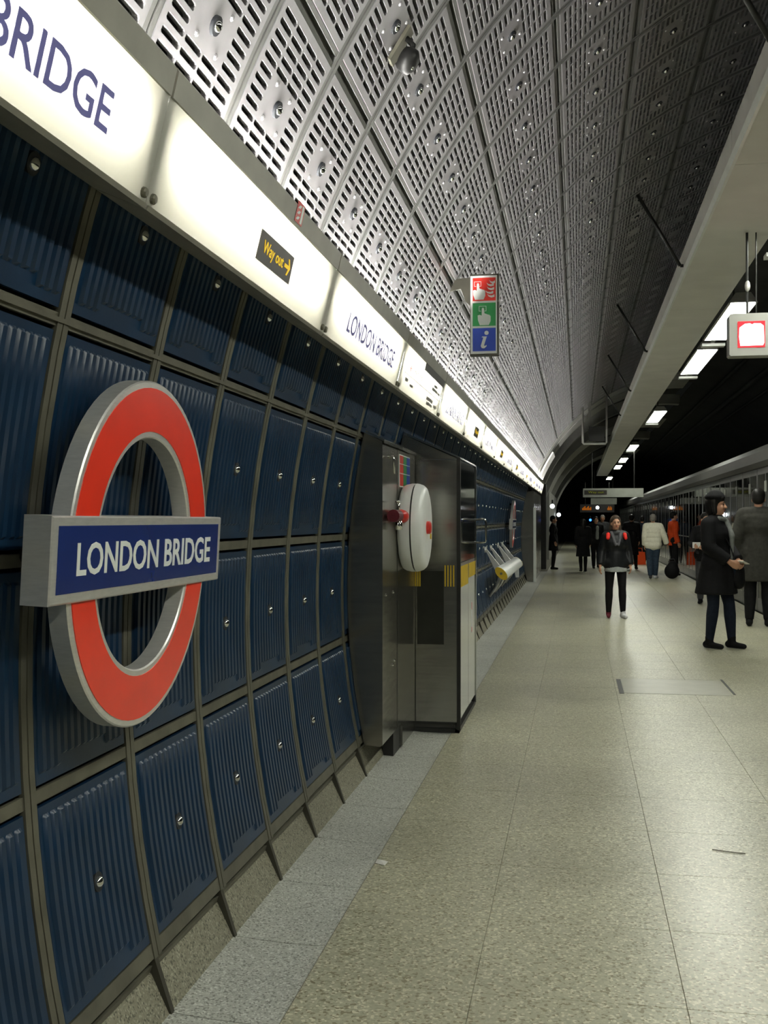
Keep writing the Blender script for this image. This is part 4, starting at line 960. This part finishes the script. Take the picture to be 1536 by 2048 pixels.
# man partly behind the black coat, holding something pale
def ex_c(t, j, fin, sc, HM):
    m = MB(); M = Matrix.Translation((-0.12, -0.32, 1.10)); m.box((-0.07, -0.012, -0.05), (0.07, 0.012, 0.06), M); part('newspaper', fin(m), 'paper', t)
person('man in dark jacket holding folded pale paper behind the black coated woman', 2.26, 20.0, -0.25, 1.62, skin='skin_light', coat=('cloth_black', 0.80, 0.19, 0.030), trousers=('cloth_charcoal', 0.02), extras=ex_c, vox=0.011,
       J=dict(eR=(-0.26, -0.02, 1.13), wR=(-0.17, -0.26, 1.09), wL=(0.05, -0.26, 1.08), eL=(0.24, -0.02, 1.12)), head_yaw=0.5)
# cream puffer jacket from behind
def ex_d(t, j, fin, sc, HM):
    m = MB(); e, w = j['eL'], j['wL']; m.capsule(e + (w - e) * 0.45, 0.073, e + (w - e) * 0.85, 0.068, flat0=True, flat1=True); remeshed('arm_band', fin(m), 'strap_red', t, 0.011)
    m = MB()
    for z in (0.90, 1.02, 1.14, 1.26): m.capsule((-0.06, 0.02, z), 0.162, (0.06, 0.02, z), 0.162, 0.78)
    remeshed('quilting', fin(m), 'cream_jacket', t, 0.012, 2)
person('person in cream puffer jacket and blue jeans seen from behind', 1.90, 28.3, PI, 1.64, hair='hair_grey', coat=('cream_jacket', 0.84, 0.18, 0.040), trousers=('denim', 0.026), shoes=('shoe_white', 'cloth_charcoal'), extras=ex_d, vox=0.012,
       J=dict(kR=(-0.07, -0.03, 0.49), kL=(0.09, 0.01, 0.49), aR=(-0.06, -0.06, 0.085), aL=(0.07, 0.06, 0.085), eR=(-0.28, 0.02, 1.14), wR=(-0.36, -0.03, 0.92), fR=(-0.5, -1, 0)))
# orange jacket by the doors
person('person in bright orange jacket standing by the glass doors beside a black bag', 2.56, 30.0, PI / 2 + 0.25, 1.72, coat=('cloth_orange', 0.80, 0.175, 0.026), trousers=('cloth_black', 0.022), vox=0.012, shoes='cloth_black')
t = thing('holdall_bag', 'bulging black bag standing on floor below the orange jacket', 'bag', (2.36, 28.2, 0.0))
m = MB(); m.ball((0, 0, 0.20), (0.19, 0.15, 0.195)); m.ball((0.02, 0, 0.30), (0.14, 0.12, 0.16)); m.v = [(v[0], v[1], max(v[2], 0.0)) for v in m.v]; remeshed('body', m, 'cloth_black', t, 0.015)
m = MB(); m.tube([(-0.08, 0, 0.42), (-0.05, 0, 0.50), (0.05, 0, 0.51), (0.09, 0, 0.43)], 0.012, 8); part('handle', m, 'cloth_charcoal', t, True)
# crowd further along
walk = dict(kR=(-0.09, -0.08, 0.49), kL=(0.09, 0.02, 0.49), aR=(-0.10, -0.14, 0.085), aL=(0.10, 0.14, 0.10))
person('person in long black coat and long hair seen from behind, in the crowd', 0.16, 31.6, PI + 0.2, 1.52, hair='hair_black', hair_style='long', coat=('cloth_black', 0.50, 0.24, 0.036), trousers=('cloth_black', 0.008), vox=0.012, J=walk)
def ex_e(t, j, fin, sc, HM):
    m = MB(); m.capsule((0.03, -0.115, 1.36), 0.05, (0.02, -0.135, 1.00), 0.055, 0.6); remeshed('shirt_front', fin(m), 'blouse_grey', t, 0.012)
person('man in dark jacket with pale grey shirt front in the crowd', 0.56, 34.0, 0.15, 1.60, coat=('cloth_black', 0.82, 0.185, 0.03), trousers=('cloth_black', 0.02), vox=0.012, extras=ex_e, J=walk)
person('bare headed man in dark coat right behind the woman with red straps', 0.83, 37.0, -0.1, 1.66, skin='skin_tan', hair='hair_grey', coat=('cloth_charcoal', 0.75, 0.20, 0.03), vox=0.012, J=walk)
def ex_f(t, j, fin, sc, HM):
    m = MB(); m.capsule((-0.05, 0.16, 1.05), 0.13, (-0.05, 0.17, 0.80), 0.14, 0.7); remeshed('bag', fin(m), 'cloth_black', t, 0.014)
person('tall dark coated person with a large bag, between the crowd and the cream jacket', 1.62, 33.5, PI - 0.3, 1.66, coat=('cloth_black', 0.45, 0.22, 0.04), vox=0.012, extras=ex_f, J=walk)
person('dark dressed person half hidden by the cream jacket', 2.22, 38.5, PI, 1.62, skin='skin_tan', coat=('cloth_navy', 0.80, 0.18, 0.03), trousers=('cloth_black', 0.02), vox=0.013, J=walk)
person('dark figure standing by the passage portal on the wall side', -0.72, 33.0, PI / 2, 1.62, coat=('cloth_black', 0.60, 0.20, 0.03), vox=0.013)
t = thing('carrier_bag', 'red orange carrier bag on the floor beyond the crowd', 'bag', (2.06, 37.2, 0.0))
m = MB(); m.prism([(-0.2, 0.0), (0.2, 0.0), (0.17, 0.42), (-0.15, 0.45)], -0.1, 0.1); part('body', m, 'cloth_orange', t)
m = MB(); m.tube([(-0.08, 0, 0.43), (-0.06, 0, 0.55), (0.06, 0, 0.55), (0.09, 0, 0.43)], 0.012, 6); part('handle', m, 'cloth_orange', t)
